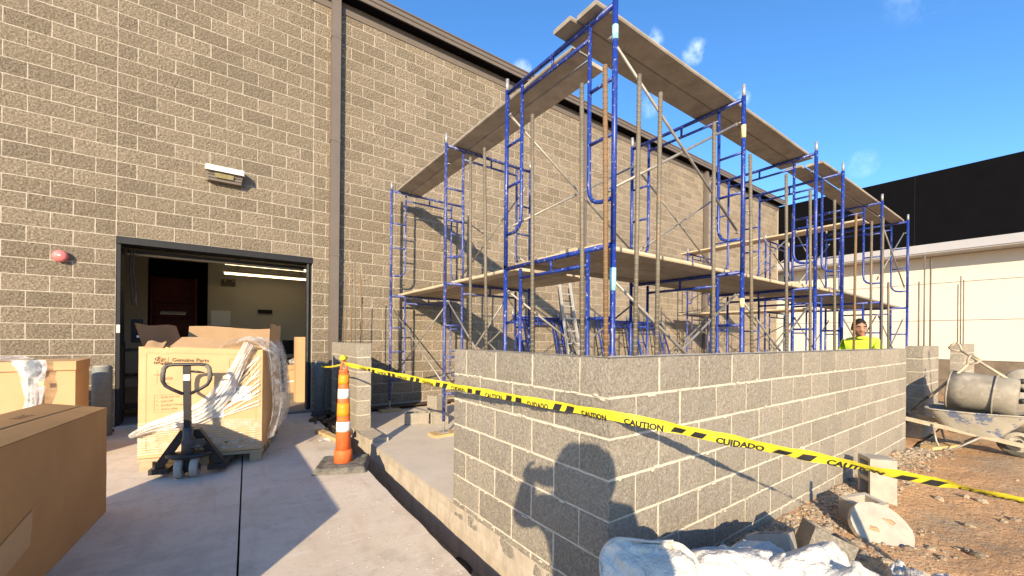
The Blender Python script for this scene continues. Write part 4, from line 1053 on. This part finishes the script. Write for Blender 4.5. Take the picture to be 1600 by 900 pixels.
# ------------------------------------------------------------------ pallet jack
jk = thing('pallet_jack', 'black pallet jack with loop handle parked at the big carton', 'pallet jack', (-.235, 4.885, dz(4.885)), ca)
ry = Matrix.Rotation(pi/2, 3, 'Y')
for s in (-.058, .058):
    w = MB().lathe([(.06, -.027), (.088, -.027), (.094, -.02), (.094, .02), (.088, .027), (.06, .027)], (s, 0, .094), 24, ry).build('wheel', M['wheel_grey'], jk, True)
    MB().lathe([(.035, -.03), (.035, .03)], (s, 0, .094), 14, ry).build('hub', M['dark_steel'], w, True)
MB().tube([(-.1, 0, .094), (.1, 0, .094)], .016, 8).build('axle', M['dark_steel'], jk)
MB().lathe([(.03, .05), (.034, .2), (.05, .21), (.05, .36), (.042, .38), (.042, .47), (.02, .475)], (0, 0, 0), 18).build('pump_cylinder', M['dark_steel'], jk, True)
MB().lathe([(.16, .185), (.175, .19), (.175, .215), (.15, .225)], (0, .03, 0), 24, None, 1.05, .62).build('base_plate', M['black_steel'], jk, True)
MB().box((.05, -.02, .33), (.16, .05, .05)).build('valve_block', M['dark_steel'], jk)
MB().tube([(.03, -.04, .30), (.10, -.06, .28), (.15, -.03, .33)], .012, 6).build('linkage', M['dark_steel'], jk, True)
for s in (-1, 1):
    f = MB(); f.bar((s*.045, .06, .42), (s*.25, .05, .085), .07, .03, (0, 1, 0)); f.bar((s*.055, .105, .405), (s*.24, .10, .105), .035, .10, (0, 1, 0)); f.build('carriage_leg', M['black_steel'], jk)
    k = MB(); k.box((s*.225, .12, .07), (.15, .22, .05)); k.box((s*.235, .70, .075), (.155, 1.0, .045)); k.build('fork', M['black_steel'], jk)
MB().box((0, .10, .41), (.14, .08, .05)).build('carriage_head', M['black_steel'], jk)
MB().bar((0, -.005, .36), (-.004, -.035, 1.05), .056, .030, (0, 1, 0)).build('handle_shaft', M['black_steel'], jk)
hp = [(-.03, .845), (-.12, .89), (-.175, .925), (-.198, .965), (-.20, 1.03), (-.192, 1.085), (-.165, 1.113), (-.11, 1.121), (.11, 1.121), (.165, 1.113), (.192, 1.085), (.20, 1.03), (.198, .965), (.175, .925), (.12, .89), (.03, .845)]
MB().tube([(x-.004, -.035, z) for x, z in [(a*.9, b-.055) for a, b in hp]], .0155, 10).build('loop_handle', M['black_steel'], jk, True)
for s in (-1, 1): MB().tube([(s*.179-.004, -.035, .915), (s*.1795-.004, -.035, .975), (s*.172-.004, -.035, 1.03), (s*.149-.004, -.035, 1.058)], .0195, 10).build('grip_sleeve', M['rubber'], jk, True)
MB().tube([(.03, -.035, 1.0), (.08, -.04, .995), (.135, -.04, .987)], [.010, .012, .004], 8).build('control_lever', M['black_steel'], jk, True)
MB().box((0, -.053, .945), (.052, .004, .055)).build('sticker', M['paper'], jk)

# timber, paper scrap and spare blocks
o = MB().bar((1.10, 6.0, -1.285), (1.235, 5.36, -1.302), .09, .04).build('timber_offcut', M['lumber']); tag(o, 'short pale timber offcut on the driveway beside the pier', 'timber')
o = MB().grid(lambda u, v: (1.02+.13*u, 5.50+.16*v-.05*u, dz(5.55)+.006+.006*sin(u*5+v*3)), 4, 4).build('paper_scrap', M['paper']); tag(o, 'white paper scrap on the driveway by the timber offcut', 'paper')
def hollow_block(name, lab, loc, rot, sz=(.39, .19, .19), cores=2, m='block_new', cat='concrete block'):
    t = thing(name, lab, cat, loc); t.rotation_euler = rot
    lx, ly, lz = sz; w = .032; mb = MB()
    for s in (-1, 1): mb.box((0, s*(ly-w)/2, lz/2), (lx, w, lz))
    n = cores+1
    for i in range(n): mb.box((-lx/2+w/2+i*(lx-w)/cores, 0, lz/2), (w+.003, ly-2*w+.001, lz-.002))
    mb.build('shell', M[m], t)
    MB().box((0, 0, .012), (lx-.02, ly-.02, .012)).build('core_floor', M['mortar_new'], t)
    return t
hollow_block('concrete_block', 'rough grey block lying on the slab left of the scaffold post', (2.50, 5.98, -1.345), (0, 0, -.35), (.36, .19, .17))
hollow_block('concrete_block', 'upright block with a square hole on the slab beside the scaffold post', (2.80, 5.90, -1.25), (pi/2, 0, -.35), (.2, .19, .19), 1)
hollow_block('concrete_block', 'lower block of the pair beside the scaffold post on the slab', (2.79, 5.78, -1.345), (0, 0, -.2), (.24, .19, .17), 1)
hollow_block('concrete_block', 'upright split block standing on the blocks near the building', (2.98, 6.25, -1.345), (0, 0, .5), (.3, .19, .38), 1)

# ------------------------------------------------------------------ right foreground: loose blocks, disc, bags
ob = hollow_block('concrete_block', 'pale hollow block standing on end on the dirt, its cells open to the left', (0, 0, 0), (0, 0, 0), (.40, .215, .20), 2, 'cement')
zc_ = Vector((-.60, .80, 0)).normalized(); xc_ = Vector((.02, .01, 1)).normalized(); yc_ = zc_.cross(xc_).normalized(); zc_ = xc_.cross(yc_)
ob.matrix_world = Matrix.Translation((5.02, .97, -1.275)) @ Matrix((xc_, yc_, zc_)).transposed().to_4x4()
hollow_block('concrete_block', 'small half block leaning left of the block on end', (4.22, .98, -1.47), (.12, -.1, -.5), (.24, .19, .2), 1, 'cement')
t = thing('concrete_disc', 'round flat lump of hardened cement leaning on the half block', 'concrete lump', (4.0, .83, -1.40)); t.rotation_euler = (radians(52), radians(14), radians(-42))
dm = MB(); n = 26
for zz in (0, 1):
    for i in range(n):
        a = 2*pi*i/n; r = .20*(1+.10*fbm(cos(a)*1.5, sin(a)*1.5, 1)); dm.v.append((r*cos(a)*1.12, r*sin(a)*.92, zz*.034+.006*fbm(cos(a)*2, sin(a)*2, zz*3)))
dm.v += [(0, 0, -.004), (.02, .01, .046)]
for i in range(n):
    j = (i+1) % n; dm.f += [(i, j, n+j, n+i), (j, i, 2*n), (n+i, n+j, 2*n+1)]
dm.build('lump', M['cement'], t)
for (x, y) in ((.05, .06), (-.07, -.03)): MB().ball((x, y, .040), (.045, .02, .006), 9, 6, None, .35).build('crust', M['dirt'], t, True)
hollow_block('concrete_block', 'broken grey hollow block lying on its side by the bags', (2.84, .86, -1.27), (.35, .22, .5), (.34, .2, .17), 1)
hollow_block('concrete_block', 'pale broken block half buried by the bags', (2.56, .96, -1.25), (-.3, .3, .25), (.34, .2, .15), 1, 'cement')
random.seed(31)
stones = []
for i in range(6):
    mb = MB(); mb.ball((0, 0, 0), (1, .75, .55), 8, 6, None, .18); stones.append(mb.mesh('stone', M['rock']))
for i in range(34):
    x = 2.6+random.random()**1.2*3.6; y = 1.2-random.random()**1.4*1.1
    if 4.0 < x < 5.1 and y > .7: continue
    r = random.uniform(.025, .048)
    o = put('stone', stones[i % 6], None, (x, y, yard_z(x, y)+r*.25)); o.scale = (r, r, r); o.rotation_euler = (random.uniform(-.4, .4), random.uniform(-.4, .4), random.uniform(0, 6.28))
    tag(o, 'loose fist-sized stone on the dirt near the block wall', 'stone', 'loose stones along the block wall')
# crumpled paper cement bags
def ridge(p, k):
    """folded-paper creases: sharp valleys from ridged noise"""
    return sum((abs(noise.noise(Vector(p)*k*f+Vector((f*7.1, f*3.3, 0))))-.25)/f for f in (1, 2.1, 4.3))
def sack(lab, loc, rot, size, seed, printed=None, m='white_bag'):
    """a slumped closed paper sack lying on the heap"""
    t = thing('cement_bag', lab, 'bag', loc); t.rotation_euler = rot; sx_, sy_, sz_ = size
    def fn(u, v, e=0.):
        a = 2*pi*u; phi = -pi/2+pi*v; c_, s_ = cos(a), sin(a); k = .42
        X = math.copysign(abs(c_)**k, c_)*cos(phi)**.55; Y = math.copysign(abs(s_)**k, s_)*cos(phi)**.55; Z = sin(phi)
        fl_ = 1-.62*max(abs(X), abs(Y))**5
        r = 1+.10*noise.noise(Vector((X*1.2+seed, Y*1.2, Z)))
        cr = ridge((X*.9+seed, Y*.9, Z*.5+seed), 1.3)
        return Vector((X*sx_/2*r, Y*sy_/2*r, sz_/2*(1+Z*fl_*(1+.25*noise.noise(Vector((X*1.6, Y*1.6+seed, 2))))) + .115*cr+e))
    MB().grid(lambda u, v: fn(u, v), 96, 44).build('outer_paper', M[m], t, True)
    MB().tube([fn(i/60, .5)*1.004 for i in range(14, 18)]+[fn(.30+i/80, .5)*1.004 for i in range(0, 12)], .006, 6).build('stitched_edge', M['bag_inner'], t, True)
    if printed:
        for (w_, x_, y_, ps) in printed:
            def pf(X, Y, x_=x_, y_=y_):
                px_, py_ = (x_+X)/sx_*2, (y_+Y)/sy_*2; rr_ = max(abs(px_), abs(py_), 1e-3); a = math.atan2(math.copysign(abs(py_/rr_)**(1/.42), py_), math.copysign(abs(px_/rr_)**(1/.42), px_)); phi = math.acos(min(1, rr_**(1/.55)))
                return fn((a/(2*pi)) % 1, .5+phi/pi, .006)
            text_mb(w_, ps, pf, 1., .0015).build('printed_word', M['bollard_dark'], t)
    return t
sack('upright crumpled white paper bag propped at the wall corner', (1.42, 1.0, -1.11), (1.02, .10, -.55), (.44, .50, .20), 3.4)
sack('slumped white paper bag with printed words in the middle of the bag heap', (1.84, .84, -1.19), (.55, .10, -.45), (.60, .42, .26), 5.2, [('TYPE S', -.12, -.10, .065)])
sack('white paper bag folded over itself at the right of the bag heap', (2.10, .66, -1.20), (.42, .20, .05), (.56, .40, .26), 9.1)
sack('flat white bag scrap at the far right of the heap', (2.50, .56, -1.37), (.30, .15, .5), (.52, .34, .22), 12.4)
sack('small dusty bag at the right end of the heap', (2.98, .44, -1.44), (.15, .1, .3), (.46, .30, .20), 19.7)
sack('grey-white bag tucked behind the middle bag against the wall', (2.22, .95, -1.27), (.30, .16, -.2), (.54, .30, .20), 15.3)

# ------------------------------------------------------------------ wheelbarrow and its load
wb = thing('wheelbarrow', 'mortar-caked wheelbarrow with wooden handles and blue paint traces', 'wheelbarrow', (8.5, .75, -1.5), 0)
def rr(u, hx, hy, e=.35):
    a = 2*pi*u; c_, s_ = cos(a), sin(a); return math.copysign(abs(c_)**e, c_)*hx, math.copysign(abs(s_)**e, s_)*hy
def tray(u, v, ins=0.):
    hx = .20+(.34-.20)*v-ins; hy = .24+(.50-.24)*v-ins; x, y = rr(u, hx, hy)
    yc = .03-.035*v; z = .24+.31*v + (.05*v if y < 0 else .0)*abs(y)
    return Vector((x, yc+y, z))
MB().grid(lambda u, v: tray(u, v), 64, 10).build('tray', M['tray'], wb, True)
MB().grid(lambda u, v: tray(1-u, v, .012)+Vector((0, 0, .004)), 64, 10).build('tray_lining', M['tub'], wb, True)
MB().grid(lambda u, v: Vector(tray(u, 0))*1.0*v+Vector((0, .03*(1-v), .24*(1-v))), 40, 4).build('tray_floor', M['tray'], wb, True)
MB().tube([tray(i/48, 1) for i in range(49)], .011, 6).build('rim', M['tray'], wb, True)
for s in (-1, 1):
    MB().bar((s*.30, 1.04, .43), (s*.13, -.48, .165), .04, .055).build('handle', M['handle_wood'], wb)
    lg = MB(); lg.tube([(s*.255, .40, .33), (s*.27, .36, .10), (s*.27, .33, .02), (s*.27, .27, .005), (s*.26, .20, .01), (s*.235, -.06, .24)], .013, 8); lg.build('leg', M['galv'], wb, True)
    MB().bar((s*.15, -.34, .19), (s*.06, -.36, .2), .03, .05).build('axle_bracket', M['dark_steel'], wb)
wh = MB(); n = 32
for i in range(n+1): pass
tw = MB(); pts = [(0, -.36+.16*cos(2*pi*i/n), .20+.16*sin(2*pi*i/n)) for i in range(n+1)]
tw.tube(pts, .042, 10, False); w = tw.build('wheel', M['tyre'], wb, True)
MB().lathe([(.135, -.02), (.125, -.03), (.05, -.012), (.03, -.04), (.03, .04), (.05, .012), (.125, .03), (.135, .02)], (0, -.36, .20), 24, ry).build('rim_disc', M['cement'], w, True)
# the tub lying in the tray
tb = thing('mortar_tub', 'grey mortar tub lying on its side in the wheelbarrow', 'tub', (8.5, .70, -.70))
rt = Matrix.Rotation(pi/2+.1, 3, 'X')
pr_ = [(.20, -.30), (.245, -.29), (.252, -.15), (.258, 0), (.262, .15), (.268, .325), (.255, .325), (.25, .0), (.23, -.24)]
tb_m = MB(); n = 40; o0 = 0
for (r, z) in pr_:
    for j in range(n):
        a = 2*pi*j/n; p = rt @ Vector((r*cos(a), r*sin(a), -z)); tb_m.v.append(tuple(p))
for i in range(len(pr_)-1):
    for j in range(n):
        a, b = i*n+j, i*n+(j+1) % n; tb_m.f.append((a, a+n, b+n, b))
tb_m.f.append(tuple(range(n))); tb_m.f.append(tuple(reversed(range((len(pr_)-1)*n, len(pr_)*n))))
tb_m.build('shell', M['tub'], tb, True)
for zz in (.10, -.318): MB().tube([rt @ Vector((.266*cos(2*pi*j/40), .266*sin(2*pi*j/40), zz)) for j in range(41)], .011, 6, False).build('hoop', M['tub'], tb, True)
def shovel(lab, a, b, dgrip=True):
    a, b = Vector(a), Vector(b); d = (b-a).normalized(); t = thing('shovel', lab, 'shovel', a)
    MB().tube([(0, 0, 0), (b-a)*.5, b-a], [.019, .0175, .016], 8).build('shaft', M['handle_wood'], t, True)
    s = d.cross(Vector((1, 0, 0))).normalized()
    g_ = MB(); e = b-a
    g_.tube([e-d*.02, e+d*.06+s*.05, e+d*.12+s*.055], .012, 6); g_.tube([e-d*.02, e+d*.06-s*.05, e+d*.12-s*.055], .012, 6); g_.tube([e+d*.12+s*.06, e+d*.12-s*.06], .015, 6)
    g_.build('grip', M['handle_wood'], t, True)
    bl = MB(); x_ = Vector((1, 0, 0)); bl.grid(lambda u, v: -d*(.28*v)+x_*(u-.5)*.2*(1-.3*v*v)+s*(.03*cos((u-.5)*3)), 8, 8); bl.build('blade', M['dark_steel'], t, True)
shovel('wooden-handled shovel leaning across the left of the wheelbarrow', (8.35, 1.20, -.80), (8.42, .83, -.30))
shovel('second shovel whose handle lies over the grey tub', (8.72, .50, -.50), (8.85, .95, -.12))
MB
t = thing('drum_mixer', 'small mixer drum with pale round ends at the right edge', 'mixer', (9.9, .40, -1.5))
for z in (.92, .62):
    q = MB().lathe([(.02, -.08), (.17, -.08), (.185, -.05), (.185, .05), (.17, .08), (.02, .08)], (0, .02, z-.0), 24, ry).build('wheel', M['cement'], t, True)
    MB().lathe([(.04, -.1), (.04, .1)], (0, .02, z), 12, ry).build('hub', M['dark_steel'], q, True)
for y in (-.25, .3): MB().tube([(0, y, 0), (0, .02, .9)], .02, 8).build('leg', M['dark_steel'], t)
MB().lathe([(.12, -.2), (.24, -.05), (.24, .15), (.15, .3)], (.3, -.15, .75), 20).build('drum', M['tub'], t, True)
o = MB().bar((8.05, 1.18, -1.485), (8.62, .98, -1.485), .14, .04).build('timber_offcut', M['lumber']); tag(o, 'flat orange-tan board on the dirt at the end of the new wall', 'timber')
t = thing('black_bucket', 'black bucket standing in the door gap behind the wheelbarrow', 'bucket', (8.62, 1.62, -1.49))
MB().lathe([(.12, 0), (.15, .36), (.16, .36), (.16, .38), (.14, .38), (.11, .02)], n=24).build('shell', M['rubber'], t, True)
MB().tube([(.15, 0, .36), (.10, 0, .47), (0, 0, .53), (-.10, 0, .47), (-.15, 0, .36)], .006, 6).build('bail', M['galv'], t, True)

# ------------------------------------------------------------------ people
def skin_body(name, joints, edges, m, parent, root=0, sub=2):
    me = bpy.data.meshes.new(name); me.from_pydata([j[0] for j in joints], edges, []); me.update()
    o = bpy.data.objects.new(name, me); COL.objects.link(o); o.parent = parent
    md = o.modifiers.new('skin', 'SKIN'); md.use_smooth_shade = True
    for i, sv in enumerate(me.skin_vertices[0].data):
        r = joints[i][1]; sv.radius = (r, r) if not hasattr(r, '__len__') else r; sv.use_root = (i == root)
    sb_ = o.modifiers.new('smooth', 'SUBSURF'); sb_.levels = sub; sb_.render_levels = sub
    # a baked mesh keeps one continuous body
    dg = bpy.context.evaluated_depsgraph_get(); dg.update()
    bm_ = bpy.data.meshes.new_from_object(o.evaluated_get(dg)); bm_.materials.clear(); bm_.materials.append(m)
    for p in bm_.polygons: p.use_smooth = True
    bpy.data.objects.remove(o); q = put(name, bm_, parent)
    return q
def head(parent, c, s, yaw, pitch, hairm='hair', skinm='skin', full=True):
    """a head looking along local -y, then turned"""
    rot = Matrix.Rotation(yaw, 3, 'Z') @ Matrix.Rotation(pitch, 3, 'X'); c = Vector(c)
    def T(p): return tuple(rot @ (Vector(p)*s) + c)
    mb = MB(); nu, nv = 36, 28
    def hf(u, v):
        a = 2*pi*u; ph = -pi/2+pi*v
        x = .076*cos(ph)*cos(a); y = .098*cos(ph)*sin(a); z = .118*sin(ph)
        if z < -.02:
            k = (-.02-z)/.1; x *= 1-.30*k; y = y*(1-.12*k)-.012*k
        if y < 0:
            f = -y/.098
            y -= .026*math.exp(-(x/.016)**2-((z+.022)/.020)**2)*f      # nose
            y -= .012*math.exp(-(x/.013)**2-((z-.0)/.026)**2)*f
            y += .011*math.exp(-((abs(x)-.032)/.016)**2-((z-.012)/.013)**2)  # eye sockets
            y -= .007*math.exp(-(x/.05)**2-((z-.036)/.010)**2)*f      # brow
            y -= .008*math.exp(-(x/.025)**2-((z+.063)/.008)**2)*f     # lips
            y -= .010*math.exp(-(x/.024)**2-((z+.098)/.016)**2)*f     # chin
            y -= .006*math.exp(-((abs(x)-.045)/.018)**2-((z+.03)/.022)**2)*f
        return T((x, y, z))
    mb.grid(hf, nu, nv); h = mb.build('head', M[skinm], parent, True)
    for sx_ in (-1, 1):
        MB().ball(T((sx_*.078, .006, -.008)), (.012*s, .02*s, .032*s), 8, 7, rot).build('ear', M[skinm], h, True)
        MB().ball(T((sx_*.031, -.083, .012)), (.011*s, .008*s, .005*s), 8, 6, rot).build('eye', M['lamp_cream'], h, True)
        MB().ball(T((sx_*.030, -.092, .012)), (.007*s, .004*s, .006*s), 6, 5, rot).build('pupil', M['ink'], h, True)
        MB().tube([T((sx_*.014, -.098, .033)), T((sx_*.032, -.099, .039)), T((sx_*.050, -.085, .034))], .005*s, 5).build('eyebrow', M[hairm], h, True)
    MB().tube([T((-.024, -.104, -.066)), T((0, -.109, -.064)), T((.024, -.104, -.066))], .004*s, 5).build('mouth', M['bell'], h, True)
    hr = MB()
    def hh(u, v):
        a = 2*pi*u; ph = -.25+(pi/2+.25)*v
        fr = max(0, -sin(a)); lo = -.30+1.0*fr**1.1+.10*fbm(cos(a)*4, sin(a)*4, 1, 2)                       # hairline higher at the face
        ph = lo+(pi/2-lo)*v
        k = 1.045+.05*fbm(cos(a)*3, sin(a)*3, ph*3, 2.5)
        return T((.078*k*cos(ph)*cos(a), .100*k*cos(ph)*sin(a)+.004, .122*k*sin(ph)))
    hr.grid(hh, 40, 14); hr.build('hair', M[hairm], h, True)
    return h
def hand(parent, c, s, fdir, pdir, m='skin', curl=.6, flip=1):
    """palm at c, fingers along fdir, palm facing pdir"""
    f = Vector(fdir).normalized(); p = Vector(pdir).normalized(); p = (p-f*p.dot(f)).normalized(); w = f.cross(p)*flip; c = Vector(c)
    J = [(c-f*.05*s, .024*s), (c, (.036*s, .018*s)), (c+f*.035*s, (.036*s, .016*s))]; Ed = [(0, 1), (1, 2)]
    hb = MB()
    hb.ball(c, (.042*s, .05*s, .017*s), 12, 8, Matrix((w, f, p)).transposed())
    for i, (o_, l1) in enumerate(((-.031, .075), (-.011, .085), (.010, .08), (.030, .062))):
        a = c+f*.035*s+w*o_*s; b = a+(f*cos(curl*.5)+p*sin(curl*.5))*l1*.5*s; d = b+(f*cos(curl*1.4)+p*sin(curl*1.4))*l1*.3*s; e = d+(f*cos(curl*2.2)+p*sin(curl*2.2))*l1*.28*s
        hb.tube([a-f*.02*s, a, b, d, e], [.0095*s, .0095*s, .009*s, .008*s, .006*s], 8)
    a = c-f*.02*s-w*.035*s; b = a+(f*.6-w*.6+p*.35).normalized()*.04*s; d = b+(f*.85-w*.1+p*.5).normalized()*.032*s
    hb.tube([c-f*.025*s-w*.01*s, a, b, d], [.014*s, .013*s, .0105*s, .008*s], 8)
    return hb.build('hand', M[m], parent, True)
# worker behind the wall, bending over his work
wk = thing('person', 'worker in a hi-vis yellow shirt bending behind the far end of the new wall', 'person', (7.80, 1.86, -1.345))
# looks toward -x (left in the picture), local frame is world aligned
def bp(x, y, z): return Vector((x, y, z))
jt = [(bp(.30, .05, .92), (.17, .13)), (bp(.24, .03, 1.05), (.165, .13)), (bp(.13, .0, 1.20), (.185, .14)), (bp(.05, -.01, 1.32), (.16, .13)), (bp(.0, -.01, 1.385), .07),
      (bp(.06, -.17, 1.33), .075), (bp(-.02, -.27, 1.10), .056), (bp(.06, .17, 1.33), .075), (bp(-.03, .25, 1.10), .056)]
skin_body('shirt', jt, [(0, 1), (1, 2), (2, 3), (3, 4), (3, 5), (5, 6), (3, 7), (7, 8)], M['hivis'], wk)
skin_body('trousers', [(bp(.30, .05, .94), (.16, .13)), (bp(.27, -.06, .80), .095), (bp(.20, -.09, .48), .068), (bp(.26, -.09, .08), .052), (bp(.27, .15, .80), .095), (bp(.17, .16, .48), .068), (bp(.24, .16, .08), .052)],
          [(0, 1), (1, 2), (2, 3), (0, 4), (4, 5), (5, 6)], M['jeans'], wk)
skin_body('neck_and_arms', [(bp(.06, -.01, 1.34), .06), (bp(-.03, -.01, 1.44), .055), (bp(-.06, -.01, 1.49), .05)], [(0, 1), (1, 2)], M['skin'], wk)
for s in (-1, 1):
    skin_body('forearm', [(bp(-.02, s*.26, 1.12), .046), (bp(-.14, s*.24, .98), .042), (bp(-.28, s*.2, .90), .03)], [(0, 1), (1, 2)], M['skin'], wk)
    hand(wk, (-.34, s*.19, .88), 1., (-1, 0, -.2), (0, 0, -1), flip=s)
    MB().ball((.20, s*.13-.0+(.02 if s > 0 else 0), .05), (.14, .05, .05), 10, 7).build('boot', M['dark'], wk, True)
MB().tube([(.02, -.09, 1.385), (-.055, -.07, 1.40), (-.075, -.01, 1.395), (-.055, .05, 1.40), (.02, .07, 1.385)], .016, 8).build('collar', M['hivis'], wk, True)
head(wk, (-.125, -.02, 1.545), 1.08, -pi/2+.55, .22)
# the photographer, standing just behind the phone (only his shadow shows in the picture)
ph = thing('person', 'photographer holding up a phone, only his shadow falls on the wall corner', 'person', (-.17, -.50, dz(-.5)), 0)
GZ = -dz(-.5)
lt = Vector((.648, .761, 0)).normalized(); sd_ = Vector((.761, -.648, 0)).normalized()
def q(s, t_, z): return tuple(sd_*s + lt*t_ + Vector((0, 0, z)))
H0 = GZ
skin_body('jacket', [(q(.02, 0, .92), (.19, .13)), (q(.02, 0, 1.10), (.19, .13)), (q(.015, .0, 1.32), (.225, .13)), (q(.01, .01, H0-.075), (.18, .11)), (q(.01, .02, H0-.01), .085),
      (q(-.20, .01, H0-.03), .10), (q(-.335, .14, H0-.17), .075), (q(-.275, .38, H0-.005), .055), (q(.225, .01, H0-.06), .095), (q(.275, .13, H0-.26), .07), (q(-.14, .38, H0-.05), .055)],
      [(0, 1), (1, 2), (2, 3), (3, 4), (3, 5), (5, 6), (6, 7), (3, 8), (8, 9), (9, 10)], M['jacket'], ph)
skin_body('trousers', [(q(.02, 0, .93), (.17, .12)), (q(-.09, 0, .80), .10), (q(-.11, .02, .46), .072), (q(-.12, 0, .08), .055), (q(.13, 0, .80), .10), (q(.15, .02, .46), .072), (q(.16, 0, .08), .055)], [(0, 1), (1, 2), (2, 3), (0, 4), (4, 5), (5, 6)], M['jeans'], ph)
skin_body('neck', [(q(.01, .02, H0-.12), .062), (q(.0, .05, H0+.03), .056), (q(.0, .06, H0+.07), .05)], [(0, 1), (1, 2)], M['skin'], ph)
hd = head(ph, q(-.03, .08, H0+.165), 1.14, math.atan2(lt.y, lt.x)+pi/2, .12)
MB().ball(q(.015, .03, H0+.15), (.16, .15, .165), 22, 14, None, .07).build('bushy_hair', M['hair'], ph, True)
for s, c_ in ((-1, q(-.275, .42, H0+.02)), (1, q(-.15, .43, H0-.01))):
    hand(ph, c_, 1., tuple(sd_*(-s)+Vector((0, 0, .05))), tuple(lt), curl=.9, flip=s)
    MB().ball(q(-.12 if s < 0 else .16, .05, .045), (.06, .06, .05), 10, 7).build('shoe', M['dark'], ph, True)
pn = thing('phone', 'dark phone held up by the photographer', 'phone', (0, 0, 0))
rm = Matrix((CR, CF, Vector((0, 0, 1)))).transposed()
MB().box(CF*-.028-CR*.03, (.15, .009, .074), rm).build('body', M['screen'], pn)
